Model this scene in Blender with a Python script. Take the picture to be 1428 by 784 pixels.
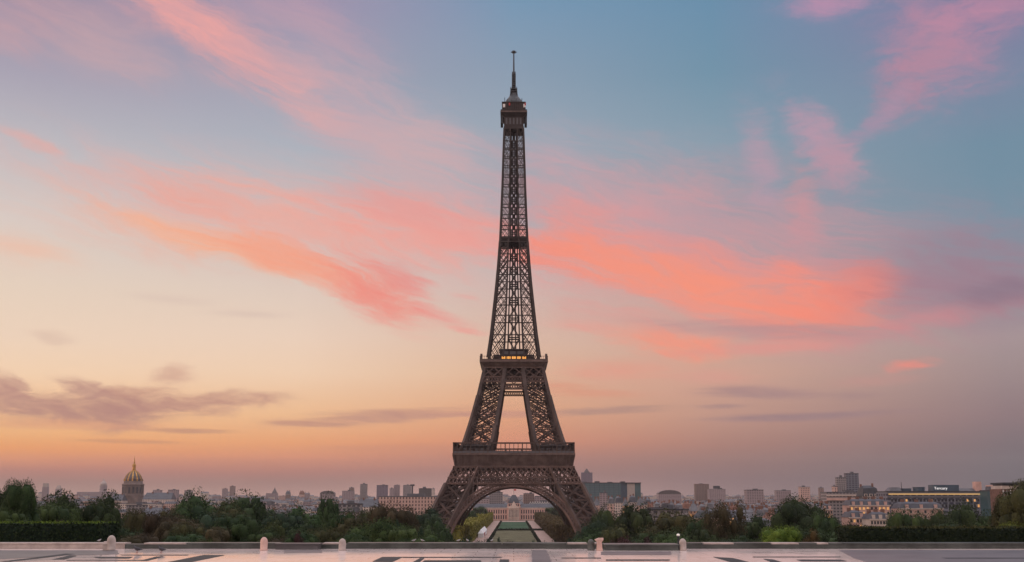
import bpy, math, random
import numpy as np
from mathutils import Vector, Matrix

S = bpy.context.scene
for o in list(bpy.data.objects):
    bpy.data.objects.remove(o)
R = math.radians

# ------------------------------------------------------------------ camera
EYE = 29.0            # metres above the ground under the tower
PITCH = R(8.0)
FPX, CX, CY = 1378.0, 716.5, 505.0      # focal length and principal point, in pixels of a 1428 wide picture
cam_d = bpy.data.cameras.new('camera')
cam = bpy.data.objects.new('camera', cam_d)
S.collection.objects.link(cam)
cam.location = (0, 0, EYE)
cam.rotation_euler = (R(90) + PITCH, 0, 0)
cam_d.sensor_width = 36
cam_d.lens = 36 * FPX / 1428
cam_d.shift_x = (714 - CX) / 1428
cam_d.shift_y = (CY - 392) / 1428
cam_d.clip_start = 0.5
cam_d.clip_end = 30000
S.camera = cam
SP, CP = math.sin(PITCH), math.cos(PITCH)


def ray(px, py):
    x = (px - CX) / FPX
    v = (CY - py) / FPX
    return Vector((x, CP - v * SP, SP + v * CP))


def at(px, py, Y):
    d = ray(px, py)
    return Vector((0, 0, EYE)) + d * (Y / d.y)


def azel(px, py):
    d = ray(px, py).normalized()
    return math.degrees(math.atan2(d.x, d.y)), math.degrees(math.asin(d.z))


def lin(c):
    out = []
    for k in c[:3]:
        k = k / 255.0
        out.append(k / 12.92 if k <= 0.04045 else ((k + 0.055) / 1.055) ** 2.4)
    return (*out, 1.0)


# ------------------------------------------------------------------ exposure
S.view_settings.view_transform = 'Standard'
S.view_settings.look = 'None'
S.view_settings.exposure = 0.0
S.view_settings.gamma = 1.0
S.view_settings.use_curve_mapping = False
S.render.engine = 'CYCLES'
S.cycles.max_bounces = 5
S.cycles.diffuse_bounces = 3
S.cycles.glossy_bounces = 3
S.cycles.transmission_bounces = 3
S.cycles.volume_bounces = 0
S.cycles.transparent_max_bounces = 6
S.cycles.use_denoising = True
S.cycles.sample_clamp_indirect = 4.0

# ------------------------------------------------------------------ sky: dawn gradient and clouds laid out by compass direction and height
SUN_AZ, SUN_EL = -108.0, 7.0
ZENITH = (1.38, 1.26, 1.34)
BACK = (0.60, 0.45, 0.43)
W = bpy.data.worlds.new('World')
S.world = W
W.use_nodes = True
nt = W.node_tree
nt.nodes.clear()


class G:
    """small node writing helper for one node tree"""
    def __init__(s, t):
        s.t = t

    def n(s, kind, **kw):
        x = s.t.nodes.new(kind)
        for k, v in kw.items():
            setattr(x, k, v)
        return x

    def put(s, sock, val):
        if isinstance(val, bpy.types.NodeSocket):
            s.t.links.new(val, sock)
        elif val is not None:
            sock.default_value = val

    def math(s, op, a, b=None, c=None, clamp=False):
        x = s.n('ShaderNodeMath', operation=op, use_clamp=clamp)
        for i, q in enumerate((a, b, c)):
            s.put(x.inputs[i], q)
        return x.outputs[0]

    def vmath(s, op, a, b=None):
        x = s.n('ShaderNodeVectorMath', operation=op)
        s.put(x.inputs[0], a)
        s.put(x.inputs[1], b)
        return x.outputs['Value' if op == 'LENGTH' else 'Vector']

    def rng(s, v, a, b, c=0.0, d=1.0, smooth=True):
        x = s.n('ShaderNodeMapRange', interpolation_type='SMOOTHSTEP' if smooth else 'LINEAR')
        for i, q in enumerate((v, a, b, c, d)):
            s.put(x.inputs[i], q)
        return x.outputs[0]

    def mix(s, f, a, b, mode='MIX'):
        x = s.n('ShaderNodeMix', data_type='RGBA', blend_type=mode)
        s.put(x.inputs[0], f)
        s.put(x.inputs[6], a)
        s.put(x.inputs[7], b)
        return x.outputs[2]

    def noise(s, vec, scale, detail=4, rough=0.55, dist=0.0):
        x = s.n('ShaderNodeTexNoise')
        s.put(x.inputs['Vector'], vec)
        x.inputs['Scale'].default_value = scale
        x.inputs['Detail'].default_value = detail
        x.inputs['Roughness'].default_value = rough
        x.inputs['Distortion'].default_value = dist
        return x

    def ramp(s, f, stops, interp='LINEAR'):
        x = s.n('ShaderNodeValToRGB')
        s.put(x.inputs[0], f)
        cr = x.color_ramp
        cr.interpolation = interp
        while len(cr.elements) < len(stops):
            cr.elements.new(0.5)
        for e, (p, c) in zip(cr.elements, sorted(stops, key=lambda q: q[0])):
            e.position = p
            e.color = c
        return x.outputs[0]


g = G(nt)
tc = g.n('ShaderNodeTexCoord')
sep = g.n('ShaderNodeSeparateXYZ')
g.put(sep.inputs[0], tc.outputs['Generated'])
dx, dy, dz = sep.outputs
AZ = g.math('MULTIPLY', g.math('ARCTAN2', dx, dy), 180 / math.pi)
EL = g.math('MULTIPLY', g.math('ARCSINE', dz), 180 / math.pi)
comb = g.n('ShaderNodeCombineXYZ')
g.put(comb.inputs[0], AZ)
g.put(comb.inputs[1], EL)
V = comb.outputs[0]
E0, E1 = -3.0, 31.0
elf = g.math('DIVIDE', g.math('SUBTRACT', EL, E0), E1 - E0)
COLS = [
    (40, [(0, 160, 144, 164), (100, 168, 162, 178), (200, 190, 187, 192), (300, 217, 203, 196), (400, 232, 210, 190), (470, 241, 213, 188), (520, 249, 213, 178), (600, 248, 185, 122), (625, 244, 160, 92), (642, 226, 144, 100), (656, 184, 120, 104), (672, 160, 120, 110), (690, 174, 140, 128)]),
    (420, [(0, 160, 147, 172), (100, 160, 160, 178), (200, 172, 177, 188), (300, 198, 190, 190), (400, 224, 204, 190), (470, 238, 210, 188), (520, 244, 209, 178), (580, 244, 190, 140), (618, 240, 162, 106), (638, 222, 142, 104), (654, 180, 116, 102), (672, 158, 118, 110), (690, 178, 140, 130)]),
    (716, [(0, 118, 150, 178), (100, 138, 156, 176), (200, 155, 167, 180), (300, 178, 170, 176), (400, 208, 182, 175), (470, 220, 184, 164), (520, 226, 182, 150), (580, 226, 162, 122), (615, 218, 140, 106), (640, 178, 118, 102), (660, 158, 116, 108), (690, 190, 150, 142)]),
    (1000, [(0, 104, 142, 170), (100, 112, 146, 168), (200, 134, 156, 172), (300, 150, 154, 166), (400, 188, 160, 157), (470, 202, 165, 152), (520, 208, 162, 142), (580, 192, 145, 128), (620, 168, 119, 106), (648, 138, 102, 98), (668, 126, 100, 102), (690, 138, 114, 114)]),
    (1390, [(0, 128, 124, 158), (100, 120, 134, 160), (200, 110, 140, 160), (300, 114, 142, 160), (400, 138, 138, 150), (470, 164, 145, 146), (520, 154, 133, 134), (580, 134, 111, 116), (620, 106, 94, 102), (648, 86, 84, 94), (668, 82, 82, 92), (690, 92, 88, 96)]),
]
base = None
prev = None
for px, st in COLS:
    stops = []
    for py, r_, g_, b_ in st:
        stops.append((min(1, max(0, (azel(px, py)[1] - E0) / (E1 - E0))), lin((r_, g_, b_))))
    col = g.ramp(elf, stops)
    a = azel(px, 350)[0]
    if base is None:
        base = col
    else:
        base = g.mix(g.rng(AZ, prev, a, smooth=False), base, col)
    prev = a

# clouds: (x, y, half length, half height, tilt, colour, strength, edge softness)
nb = g.noise(g.vmath('MULTIPLY', V, (0.055, 0.13, 1)), 1.0, 3, 0.5)
nf = g.noise(g.vmath('MULTIPLY', V, (0.22, 0.55, 1)), 1.0, 5, 0.6)
warp = g.vmath('MULTIPLY', g.vmath('SUBTRACT', nb.outputs['Color'], (0.5, 0.5, 0.5)), (4.2, 1.9, 0))
warp2 = g.vmath('MULTIPLY', g.vmath('SUBTRACT', nf.outputs['Color'], (0.5, 0.5, 0.5)), (2.6, 1.1, 0))
VW = g.vmath('ADD', V, g.vmath('ADD', warp, warp2))
VS = g.vmath('ADD', V, warp2)
rotm = g.n('ShaderNodeMapping', vector_type='TEXTURE')
g.put(rotm.inputs['Vector'], VW)
rotm.inputs['Rotation'].default_value = (0, 0, R(-16))
wisp = g.noise(g.vmath('MULTIPLY', rotm.outputs[0], (0.13, 0.70, 1)), 1.0, 10, 0.68, 0.9).outputs[0]
puff = g.noise(g.vmath('MULTIPLY', VS, (0.40, 1.10, 1)), 1.0, 9, 0.64, 0.5).outputs[0]
streak = g.noise(g.vmath('MULTIPLY', V, (0.13, 1.9, 1)), 1.0, 8, 0.66, 0.3).outputs[0]
fibre = g.noise(g.vmath('MULTIPLY', g.vmath('ADD', rotm.outputs[0], (40, 7, 0)), (0.30, 2.1, 1)), 1.0, 8, 0.68, 0.6).outputs[0]
fibre = g.rng(fibre, 0.30, 0.66, 0.66, 1.04, smooth=False)
TEX = {'w': wisp, 'p': puff, 's': streak}
PALE, PINK, SALM, CORAL, ORNG = (208, 166, 170), (232, 168, 164), (240, 170, 150), (240, 143, 128), (252, 142, 106)
MAUV, DUSK = (186, 146, 166), (150, 118, 134)
BLOBS = [
    # high pale veils on the left
    (290, 40, 210, 38, -25, (236, 165, 160), .95, .8, 'w'), (500, 150, 190, 60, -34, (206, 168, 174), .75, 1, 'w'), (590, 225, 90, 60, -45, (206, 172, 174), .6, 1, 'w'),
    (150, 62, 110, 45, -20, (208, 166, 168), .6, 1, 'w'), (15, 35, 70, 40, 0, (205, 160, 164), .6, 1, 'w'), (420, 20, 120, 40, -20, (190, 155, 170), .5, 1, 'w'),
    (440, 145, 70, 16, -30, (216, 168, 168), .6, 1, 'w'), (35, 192, 52, 11, -12, (230, 170, 160), .7, .8, 'p'), (30, 352, 80, 28, -5, (243, 186, 158), .6, 1, 'w'),
    # left salmon bank
    (400, 312, 330, 70, -7, (234, 170, 160), .78, 1.3, 'w'), (560, 250, 130, 60, -30, (206, 172, 174), .5, 1.3, 'w'),
    (370, 300, 230, 46, -9, (238, 172, 156), .75, .9, 'w'), (180, 312, 150, 40, -10, (240, 180, 156), .6, 1, 'w'), (275, 270, 80, 26, -12, (236, 165, 150), .6, .9, 'w'),
    (590, 322, 170, 38, -9, (242, 160, 147), .95, .9, 'w'), (540, 292, 110, 24, -10, (222, 158, 155), .6, .9, 'w'), (330, 345, 170, 24, -14, (247, 180, 145), .85, .8, 'w'),
    (430, 372, 150, 24, -16, (246, 160, 132), .92, .7, 'w'), (525, 405, 85, 38, -28, (240, 142, 128), .95, .7, 'w'), (555, 390, 50, 26, -20, (232, 142, 135), .8, .8, 'w'),
    (605, 434, 55, 13, -25, (236, 146, 138), .55, .8, 'w'), (655, 408, 24, 7, 0, (236, 156, 146), .45, 1, 'w'), (648, 461, 26, 5, -12, (240, 150, 140), .7, .8, 'p'),
    # right coral bank
    (880, 310, 230, 90, -14, (222, 156, 158), .6, 1.3, 'w'), (1120, 400, 230, 80, 0, (206, 142, 146), .6, 1.3, 'w'), (1300, 395, 210, 95, 0, (164, 130, 146), .6, 1.3, 'w'),
    (960, 440, 260, 40, -8, (224, 156, 142), .5, 1.3, 'w'), (900, 525, 180, 30, 0, (218, 156, 138), .45, 1.3, 's'),
    (930, 330, 240, 90, -8, (214, 155, 158), .6, 1, 'w'), (1060, 330, 160, 95, 0, (188, 148, 156), .5, 1, 'w'), (810, 335, 90, 50, -15, (240, 146, 132), .7, 1, 'w'),
    (760, 350, 60, 22, -12, (243, 140, 126), .8, .8, 'w'), (1000, 395, 240, 52, -14, (240, 146, 130), .85, 1.1, 'w'), (880, 372, 190, 26, -14, (250, 146, 118), .85, 1, 'w'),
    (1010, 412, 180, 32, -13, (250, 146, 118), .85, 1, 'w'), (1130, 432, 100, 36, -4, (250, 138, 114), .9, .9, 'w'), (1190, 402, 55, 30, 10, (250, 134, 112), .85, .9, 'w'), (1095, 385, 40, 22, -40, (250, 140, 118), .7, .9, 'w'),
    (1090, 462, 190, 13, -5, (178, 138, 142), .75, .8, 's'), (950, 482, 95, 19, -10, (246, 148, 122), .95, .7, 'w'), (1060, 486, 110, 11, 2, (226, 146, 136), .8, .8, 's'),
    (870, 516, 90, 14, 0, (230, 152, 132), .6, .9, 's'), (985, 525, 60, 12, 0, (222, 150, 138), .5, .9, 's'), (810, 455, 50, 8, -5, (236, 150, 138), .5, 1, 's'), (800, 545, 80, 10, -5, (222, 140, 112), .6, 1, 's'),
    # veils climbing to the upper right
    (1145, 195, 85, 26, -52, (188, 150, 168), .9, .8, 'p'), (1165, 235, 45, 36, -60, (186, 146, 160), .75, .9, 'p'), (1060, 225, 75, 24, -78, (184, 152, 168), .75, .9, 'p'), (1118, 290, 62, 24, 88, (204, 146, 152), .8, .8, 'p'),
    (1310, 55, 85, 80, 55, (186, 136, 158), .85, .9, 'p'), (1270, 110, 70, 34, 40, (180, 134, 154), .8, .9, 'p'), (1228, 158, 60, 13, 40, (170, 142, 164), .8, .9, 'p'), (1385, 10, 90, 34, 10, (190, 136, 160), .7, 1, 'p'), (1150, 3, 70, 20, -5, (192, 142, 170), .85, .8, 'p'),
    (780, 215, 60, 40, -40, (190, 166, 176), .35, 1, 'w'),
    # dusky cloud at the right
    (1330, 395, 160, 62, 0, (152, 120, 136), .8, .9, 'w'), (1310, 352, 80, 28, 0, (150, 126, 142), .6, 1, 'w'), (1290, 452, 120, 17, 10, (206, 134, 138), .8, .9, 'w'), (1390, 412, 70, 22, 12, (134, 112, 130), .8, .9, 'w'),
    (1272, 513, 28, 8, 2, (240, 136, 120), .9, .9, 'w'), (1220, 530, 60, 10, 0, (200, 142, 134), .5, 1, 's'),
    # low grey mauve streaks on the right
    (1055, 548, 85, 9, -4, (160, 126, 128), .85, .7, 's'), (1120, 581, 130, 6, 1, (146, 117, 124), .85, .7, 's'), (850, 573, 90, 6, 2, (168, 130, 122), .8, .7, 's'), (1010, 567, 40, 4, 0, (160, 126, 126), .7, .7, 's'), (1190, 552, 40, 6, 0, (158, 126, 128), .6, .8, 's'),
    # low mauve bank on the left
    (60, 566, 130, 21, -2, (184, 134, 124), .85, .65, 'p'), (160, 568, 120, 26, 3, (180, 130, 120), .9, .65, 'p'), (118, 540, 42, 12, -12, (184, 134, 124), .85, .65, 'p'), (300, 562, 95, 14, 4, (190, 138, 124), .85, .65, 'p'), (8, 538, 30, 18, 0, (188, 138, 126), .9, .6, 'p'),
    (246, 521, 26, 13, 0, (208, 160, 140), .8, .7, 'p'), (215, 545, 60, 10, 0, (200, 148, 128), .6, .9, 'p'), (80, 592, 150, 8, 0, (222, 152, 118), .6, .9, 's'), (540, 581, 150, 10, 4, (190, 138, 124), .85, .7, 's'), (690, 577, 90, 6, 0, (198, 140, 124), .8, .7, 's'), (430, 591, 60, 4, -2, (198, 142, 120), .8, .7, 's'),
    (265, 601, 60, 3.5, 0, (196, 140, 114), .85, .6, 's'), (180, 616, 70, 3, 0, (206, 140, 104), .7, .7, 's'), (70, 472, 30, 7, -5, (212, 178, 160), .5, .9, 'p'), (240, 418, 60, 7, -2, (214, 186, 174), .4, .9, 's'), (350, 437, 60, 6, 0, (212, 184, 172), .45, 1, 's'),
    (600, 625, 160, 6, 0, (206, 134, 108), .5, 1, 's'), (320, 648, 330, 9, 0, (198, 132, 106), .45, 1, 's'),
]
skycol = base
for (px, py, hx, hy, ang, colr, st, soft, tx) in BLOBS:
    a, e = azel(px, py)
    k = 57.2958 / FPX * math.cos(R(a)) ** 1
    m = g.n('ShaderNodeMapping', vector_type='TEXTURE')
    g.put(m.inputs['Vector'], VW if tx == 'w' else (VS if tx == 'p' else V))
    m.inputs['Location'].default_value = (a, e, 0)
    m.inputs['Rotation'].default_value = (0, 0, R(ang))
    m.inputs['Scale'].default_value = (hx * k * 1.35, hy * k * 1.45, 1)
    L = g.vmath('LENGTH', m.outputs[0])
    body = g.math('SUBTRACT', 1.0, L)
    amp = 2.3 if tx == 'w' else 2.1
    tex = g.math('MULTIPLY_ADD', TEX[tx], amp, -0.5 * amp)
    s_ = g.math('ADD', body, tex)
    lo = -0.02 - 0.20 * soft
    mask = g.rng(s_, lo, lo + 0.42 + 0.98 * soft)
    edge = g.rng(L, 1.35, 0.45)
    alpha = g.math('MULTIPLY', g.math('MULTIPLY', g.math('MULTIPLY', mask, edge), st), fibre, clamp=True)
    skycol = g.mix(alpha, skycol, lin(colr))

# the sky above and behind the picture: a bright pale dawn
absaz = g.math('ABSOLUTE', AZ)
bk = g.rng(absaz, 34.0, 80.0)
skycol = g.mix(bk, skycol, (*BACK, 1))
zn = g.rng(EL, 31.0, 52.0)
skycol = g.mix(zn, skycol, (*ZENITH, 1))
nish = g.n('ShaderNodeTexSky', sky_type='NISHITA')
nish.sun_disc = False
nish.sun_elevation = R(SUN_EL)
nish.sun_rotation = R(SUN_AZ)
skycol = g.mix(0.004, skycol, nish.outputs[0])
bgn = g.n('ShaderNodeBackground')
g.put(bgn.inputs[0], skycol)
bgn.inputs[1].default_value = 1.0
out = g.n('ShaderNodeOutputWorld')
nt.links.new(bgn.outputs[0], out.inputs[0])
W.cycles.sampling_method = 'MANUAL'
W.cycles.sample_map_resolution = 512

# ------------------------------------------------------------------ sun (just up, soft and orange)
sd = bpy.data.lights.new('sun', 'SUN')
sd.energy = 0.6
sd.angle = R(10)
sd.color = (1.0, 0.60, 0.42)
sun = bpy.data.objects.new('sun', sd)
S.collection.objects.link(sun)
sdir = Vector((math.sin(R(SUN_AZ)) * math.cos(R(SUN_EL)), math.cos(R(SUN_AZ)) * math.cos(R(SUN_EL)), math.sin(R(SUN_EL))))
sun.rotation_euler = sdir.to_track_quat('Z', 'Y').to_euler()

rnd = random.Random(7)
C = S.collection


# ------------------------------------------------------------------ materials
def mat(name, col, rough=0.7, spec=0.3, metal=0.0, var=0.25, scale=0.6, emit=None, estr=0.0, bump=0.0, coat=0.0):
    m = bpy.data.materials.new(name)
    m.use_nodes = True
    b = m.node_tree.nodes['Principled BSDF']
    q = G(m.node_tree)
    c4 = (*col[:3], 1)
    if var:
        t = q.n('ShaderNodeTexCoord')
        nz = q.noise(t.outputs['Object'], scale, 5, 0.6)
        dark = tuple(k * (1 - var) for k in col[:3]) + (1,)
        lite = tuple(min(1, k * (1 + var)) for k in col[:3]) + (1,)
        q.put(b.inputs['Base Color'], q.mix(q.rng(nz.outputs[0], 0.3, 0.7), dark, lite))
        if bump:
            bn = q.n('ShaderNodeBump')
            bn.inputs['Strength'].default_value = bump
            q.put(bn.inputs['Height'], nz.outputs[0])
            q.put(b.inputs['Normal'], bn.outputs[0])
    else:
        b.inputs['Base Color'].default_value = c4
    b.inputs['Roughness'].default_value = rough
    b.inputs['Specular IOR Level'].default_value = spec
    b.inputs['Metallic'].default_value = metal
    b.inputs['Coat Weight'].default_value = coat
    b.inputs['Coat Roughness'].default_value = 0.15
    if emit:
        b.inputs['Emission Color'].default_value = (*emit, 1)
        b.inputs['Emission Strength'].default_value = estr
    return m


def facade(name, wall, win, sx=3.0, sz=3.2, fx=0.45, fz=0.6, rough=0.75, lit=None, litfrac=0.0):
    """plastered wall with its grid of small windows, by metres on the wall itself"""
    m = bpy.data.materials.new(name)
    m.use_nodes = True
    b = m.node_tree.nodes['Principled BSDF']
    q = G(m.node_tree)
    t = q.n('ShaderNodeTexCoord')
    s = q.n('ShaderNodeSeparateXYZ')
    q.put(s.inputs[0], t.outputs['Object'])
    u = q.math('DIVIDE', q.math('ADD', s.outputs[0], s.outputs[1]), sx)
    v = q.math('DIVIDE', s.outputs[2], sz)
    fu = q.math('FRACT', q.math('ADD', u, 100.25))
    fv = q.math('FRACT', q.math('ADD', v, 100.2))
    mk = q.math('MULTIPLY', q.math('LESS_THAN', fu, fx), q.math('LESS_THAN', fv, fz))
    gn = q.n('ShaderNodeNewGeometry')
    sn = q.n('ShaderNodeSeparateXYZ')
    q.put(sn.inputs[0], gn.outputs['Normal'])
    mk = q.math('MULTIPLY', mk, q.math('LESS_THAN', q.math('ABSOLUTE', sn.outputs[2]), 0.5))
    nz = q.noise(t.outputs['Object'], 0.12, 4, 0.6)
    oi = q.n('ShaderNodeObjectInfo')
    w1 = tuple(k * 0.72 for k in wall) + (1,)
    w2 = tuple(min(1, k * 1.2) for k in wall) + (1,)
    wc = q.mix(q.math('ADD', q.math('MULTIPLY', nz.outputs[0], 0.5), q.math('MULTIPLY', oi.outputs['Random'], 0.5)), w1, w2)
    q.put(b.inputs['Base Color'], q.mix(mk, wc, (*win, 1)))
    q.put(b.inputs['Roughness'], q.math('MULTIPLY_ADD', mk, 0.2 - rough, rough))
    b.inputs['Specular IOR Level'].default_value = 0.35
    if lit:
        cell = q.n('ShaderNodeTexWhiteNoise', noise_dimensions='2D')
        cc = q.n('ShaderNodeCombineXYZ')
        q.put(cc.inputs[0], q.math('FLOOR', q.math('ADD', u, 100.25)))
        q.put(cc.inputs[1], q.math('FLOOR', q.math('ADD', v, 100.2)))
        q.put(cell.inputs['Vector'], cc.outputs[0])
        lm = q.math('MULTIPLY', mk, q.math('LESS_THAN', cell.outputs[0], litfrac))
        b.inputs['Emission Color'].default_value = (*lit, 1)
        q.put(b.inputs['Emission Strength'], q.math('MULTIPLY', lm, 0.9))
    return m


def leafmat(name, a, b_, hue=0.02):
    m = bpy.data.materials.new(name)
    m.use_nodes = True
    b = m.node_tree.nodes['Principled BSDF']
    q = G(m.node_tree)
    t = q.n('ShaderNodeTexCoord')
    nz = q.noise(t.outputs['Object'], 7.0, 3, 0.6)
    oi = q.n('ShaderNodeObjectInfo')
    gi = q.n('ShaderNodeNewGeometry')
    f = q.math('ADD', q.math('MULTIPLY', nz.outputs[0], 0.55), q.math('MULTIPLY', gi.outputs['Random Per Island'], 0.45))
    c = q.mix(q.rng(f, 0.25, 0.75), (*a, 1), (*b_, 1))
    hs = q.n('ShaderNodeHueSaturation')
    q.put(hs.inputs['Color'], c)
    q.put(hs.inputs['Hue'], q.math('MULTIPLY_ADD', oi.outputs['Random'], hue * 2, 0.5 - hue))
    q.put(hs.inputs['Value'], q.math('MULTIPLY_ADD', oi.outputs['Random'], 0.5, 0.75))
    q.put(b.inputs['Base Color'], hs.outputs[0])
    b.inputs['Roughness'].default_value = 0.75
    b.inputs['Specular IOR Level'].default_value = 0.15
    return m


M = {
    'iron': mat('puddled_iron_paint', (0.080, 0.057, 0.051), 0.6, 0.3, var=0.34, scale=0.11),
    'iron_shaded': mat('shaded_iron_paint', (0.036, 0.028, 0.027), 0.65, 0.25, var=0.2, scale=0.3),  # darker copy of the iron paint, inner shade put into the colour
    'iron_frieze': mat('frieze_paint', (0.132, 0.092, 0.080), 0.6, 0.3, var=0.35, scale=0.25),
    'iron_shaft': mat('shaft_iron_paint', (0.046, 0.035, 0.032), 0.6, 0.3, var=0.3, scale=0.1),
    'iron_warm': mat('lighter_iron_paint', (0.118, 0.077, 0.066), 0.6, 0.3, var=0.35, scale=0.12),  # lighter, warmer brown than the leg paint
    'mast': mat('mast_metal', (0.05, 0.06, 0.07), 0.5, 0.4, metal=0.3, var=0.1),
    'glass_rail': mat('gallery_glass', (0.10, 0.10, 0.11), 0.1, 0.5, var=0),
    'lamp': mat('amber_lamp', (0.8, 0.4, 0.1), 0.5, emit=(1.0, 0.42, 0.08), estr=0.8, var=0),
    'white_lamp': mat('white_lamp', (0.85, 0.85, 0.8), 0.4, emit=(1.0, 0.9, 0.8), estr=0.12, var=0),
    'red_panel': mat('red_panel', (0.45, 0.05, 0.05), 0.5, var=0.1),
    'white_panel': mat('white_panel', (0.75, 0.72, 0.70), 0.5, var=0.08),
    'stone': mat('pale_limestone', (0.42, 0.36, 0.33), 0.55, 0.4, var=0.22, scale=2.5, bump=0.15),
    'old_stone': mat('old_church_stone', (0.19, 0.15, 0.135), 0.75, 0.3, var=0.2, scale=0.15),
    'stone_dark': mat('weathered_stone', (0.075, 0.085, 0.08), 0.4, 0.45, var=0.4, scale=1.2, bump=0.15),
    'stone_pink': mat('pink_stone', (0.62, 0.42, 0.36), 0.45, 0.4, var=0.15, scale=3.0),
    'inlay': mat('dark_marble_inlay', (0.030, 0.035, 0.036), 0.6, 0.2, var=0.35, scale=1.5),
    'grey_paving_and_shade': mat('grey_granite_and_shade', (0.105, 0.10, 0.105), 0.4, 0.4, var=0.2, scale=0.8),  # also carries shade and reflections painted on the terrace
    'trunk': mat('bark', (0.055, 0.042, 0.034), 0.85, 0.2, var=0.3, scale=3),
    'soil': mat('garden_ground', (0.035, 0.045, 0.025), 0.9, 0.1, var=0.4, scale=0.05),
    'lawn': mat('dry_lawn', (0.12, 0.118, 0.07), 0.9, 0.1, var=0.45, scale=0.09),
    'lawn_green': mat('green_lawn', (0.040, 0.088, 0.048), 0.9, 0.1, var=0.45, scale=0.03),
    'gravel': mat('sandy_path', (0.40, 0.29, 0.25), 0.85, 0.2, var=0.15, scale=0.15),
    'city_ground': mat('city_ground', (0.10, 0.09, 0.085), 0.85, 0.2, var=0.3, scale=0.01),
    'slate': mat('slate_roof', (0.060, 0.068, 0.085), 0.5, 0.4, var=0.3, scale=0.2),
    'zinc': mat('zinc_roof', (0.105, 0.11, 0.125), 0.5, 0.4, var=0.35, scale=0.15),
    'dark_roof': mat('dark_roof', (0.04, 0.045, 0.055), 0.55, 0.35, var=0.3, scale=0.3),
    'brick': mat('chimney_brick', (0.21, 0.115, 0.088), 0.8, 0.2, var=0.25, scale=0.5),
    'cream': mat('cream_stone', (0.60, 0.50, 0.44), 0.75, 0.25, var=0.14, scale=0.2),
    'pinkwall': mat('pink_stone_wall', (0.62, 0.40, 0.34), 0.75, 0.25, var=0.14, scale=0.2),
    'gold': mat('gilded_lead', (0.50, 0.27, 0.06), 0.38, 0.5, metal=0.55, var=0.45, scale=0.35),
    'lead': mat('lead_roof', (0.095, 0.082, 0.085), 0.5, 0.4, var=0.3, scale=0.3),
    'teal_glass': mat('teal_glazing', (0.055, 0.12, 0.135), 0.25, 0.6, var=0.2, scale=0.05),
    'blue_panel': mat('blue_grey_panel', (0.05, 0.09, 0.13), 0.4, 0.5, var=0.2, scale=0.1),
    'window': mat('dark_window', (0.025, 0.03, 0.04), 0.15, 0.6, var=0),
    'lit_window': mat('lit_window', (0.6, 0.35, 0.12), 0.4, emit=(1.0, 0.50, 0.18), estr=0.5, var=0),
    'lit_band': mat('lit_cornice_band', (0.7, 0.5, 0.2), 0.4, emit=(1.0, 0.62, 0.26), estr=0.22, var=0),
    'sign': mat('sign_letters', (0.9, 0.9, 0.9), 0.4, emit=(1, 1, 0.97), estr=0.5, var=0),
    'bird_dark': mat('pigeon_feathers', (0.045, 0.045, 0.055), 0.6, 0.3, var=0.3, scale=12),
    'bird_pale': mat('pale_feathers', (0.36, 0.35, 0.35), 0.6, 0.3, var=0.25, scale=12),
    'bird_leg': mat('pigeon_leg', (0.30, 0.10, 0.08), 0.6, 0.2, var=0),
    'canvas': mat('white_canvas', (0.78, 0.80, 0.82), 0.8, 0.2, var=0.05),
    'leaf_dark': leafmat('leaf_dark', (0.0130, 0.0274, 0.0122), (0.0389, 0.0634, 0.0216)),
    'leaf_mid': leafmat('leaf_mid', (0.0202, 0.0389, 0.0144), (0.0540, 0.0828, 0.0245)),
    'leaf_olive': leafmat('leaf_olive', (0.0288, 0.0346, 0.0158), (0.0720, 0.0720, 0.0274)),
    'leaf_brown': leafmat('leaf_brown', (0.0324, 0.0288, 0.0173), (0.0684, 0.0540, 0.0302)),
    'leaf_teal': leafmat('leaf_teal', (0.0130, 0.0302, 0.0194), (0.0346, 0.0619, 0.0346)),
    'leaf_bright': leafmat('leaf_bright', (0.0495, 0.0810, 0.0126), (0.1350, 0.1800, 0.0270)),
    'leaf_yellow': leafmat('leaf_yellow', (0.1080, 0.1035, 0.0180), (0.2160, 0.1890, 0.0405)),
    'leaf_tan': leafmat('leaf_tan', (0.0540, 0.0446, 0.0173), (0.1080, 0.0828, 0.0324)),
    'leaf_hedge': leafmat('leaf_hedge', (0.0072, 0.0162, 0.0090), (0.0216, 0.0378, 0.0135)),
    'leaf_maroon': leafmat('leaf_maroon', (0.0288, 0.0158, 0.0158), (0.0612, 0.0324, 0.0324)),
}
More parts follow.
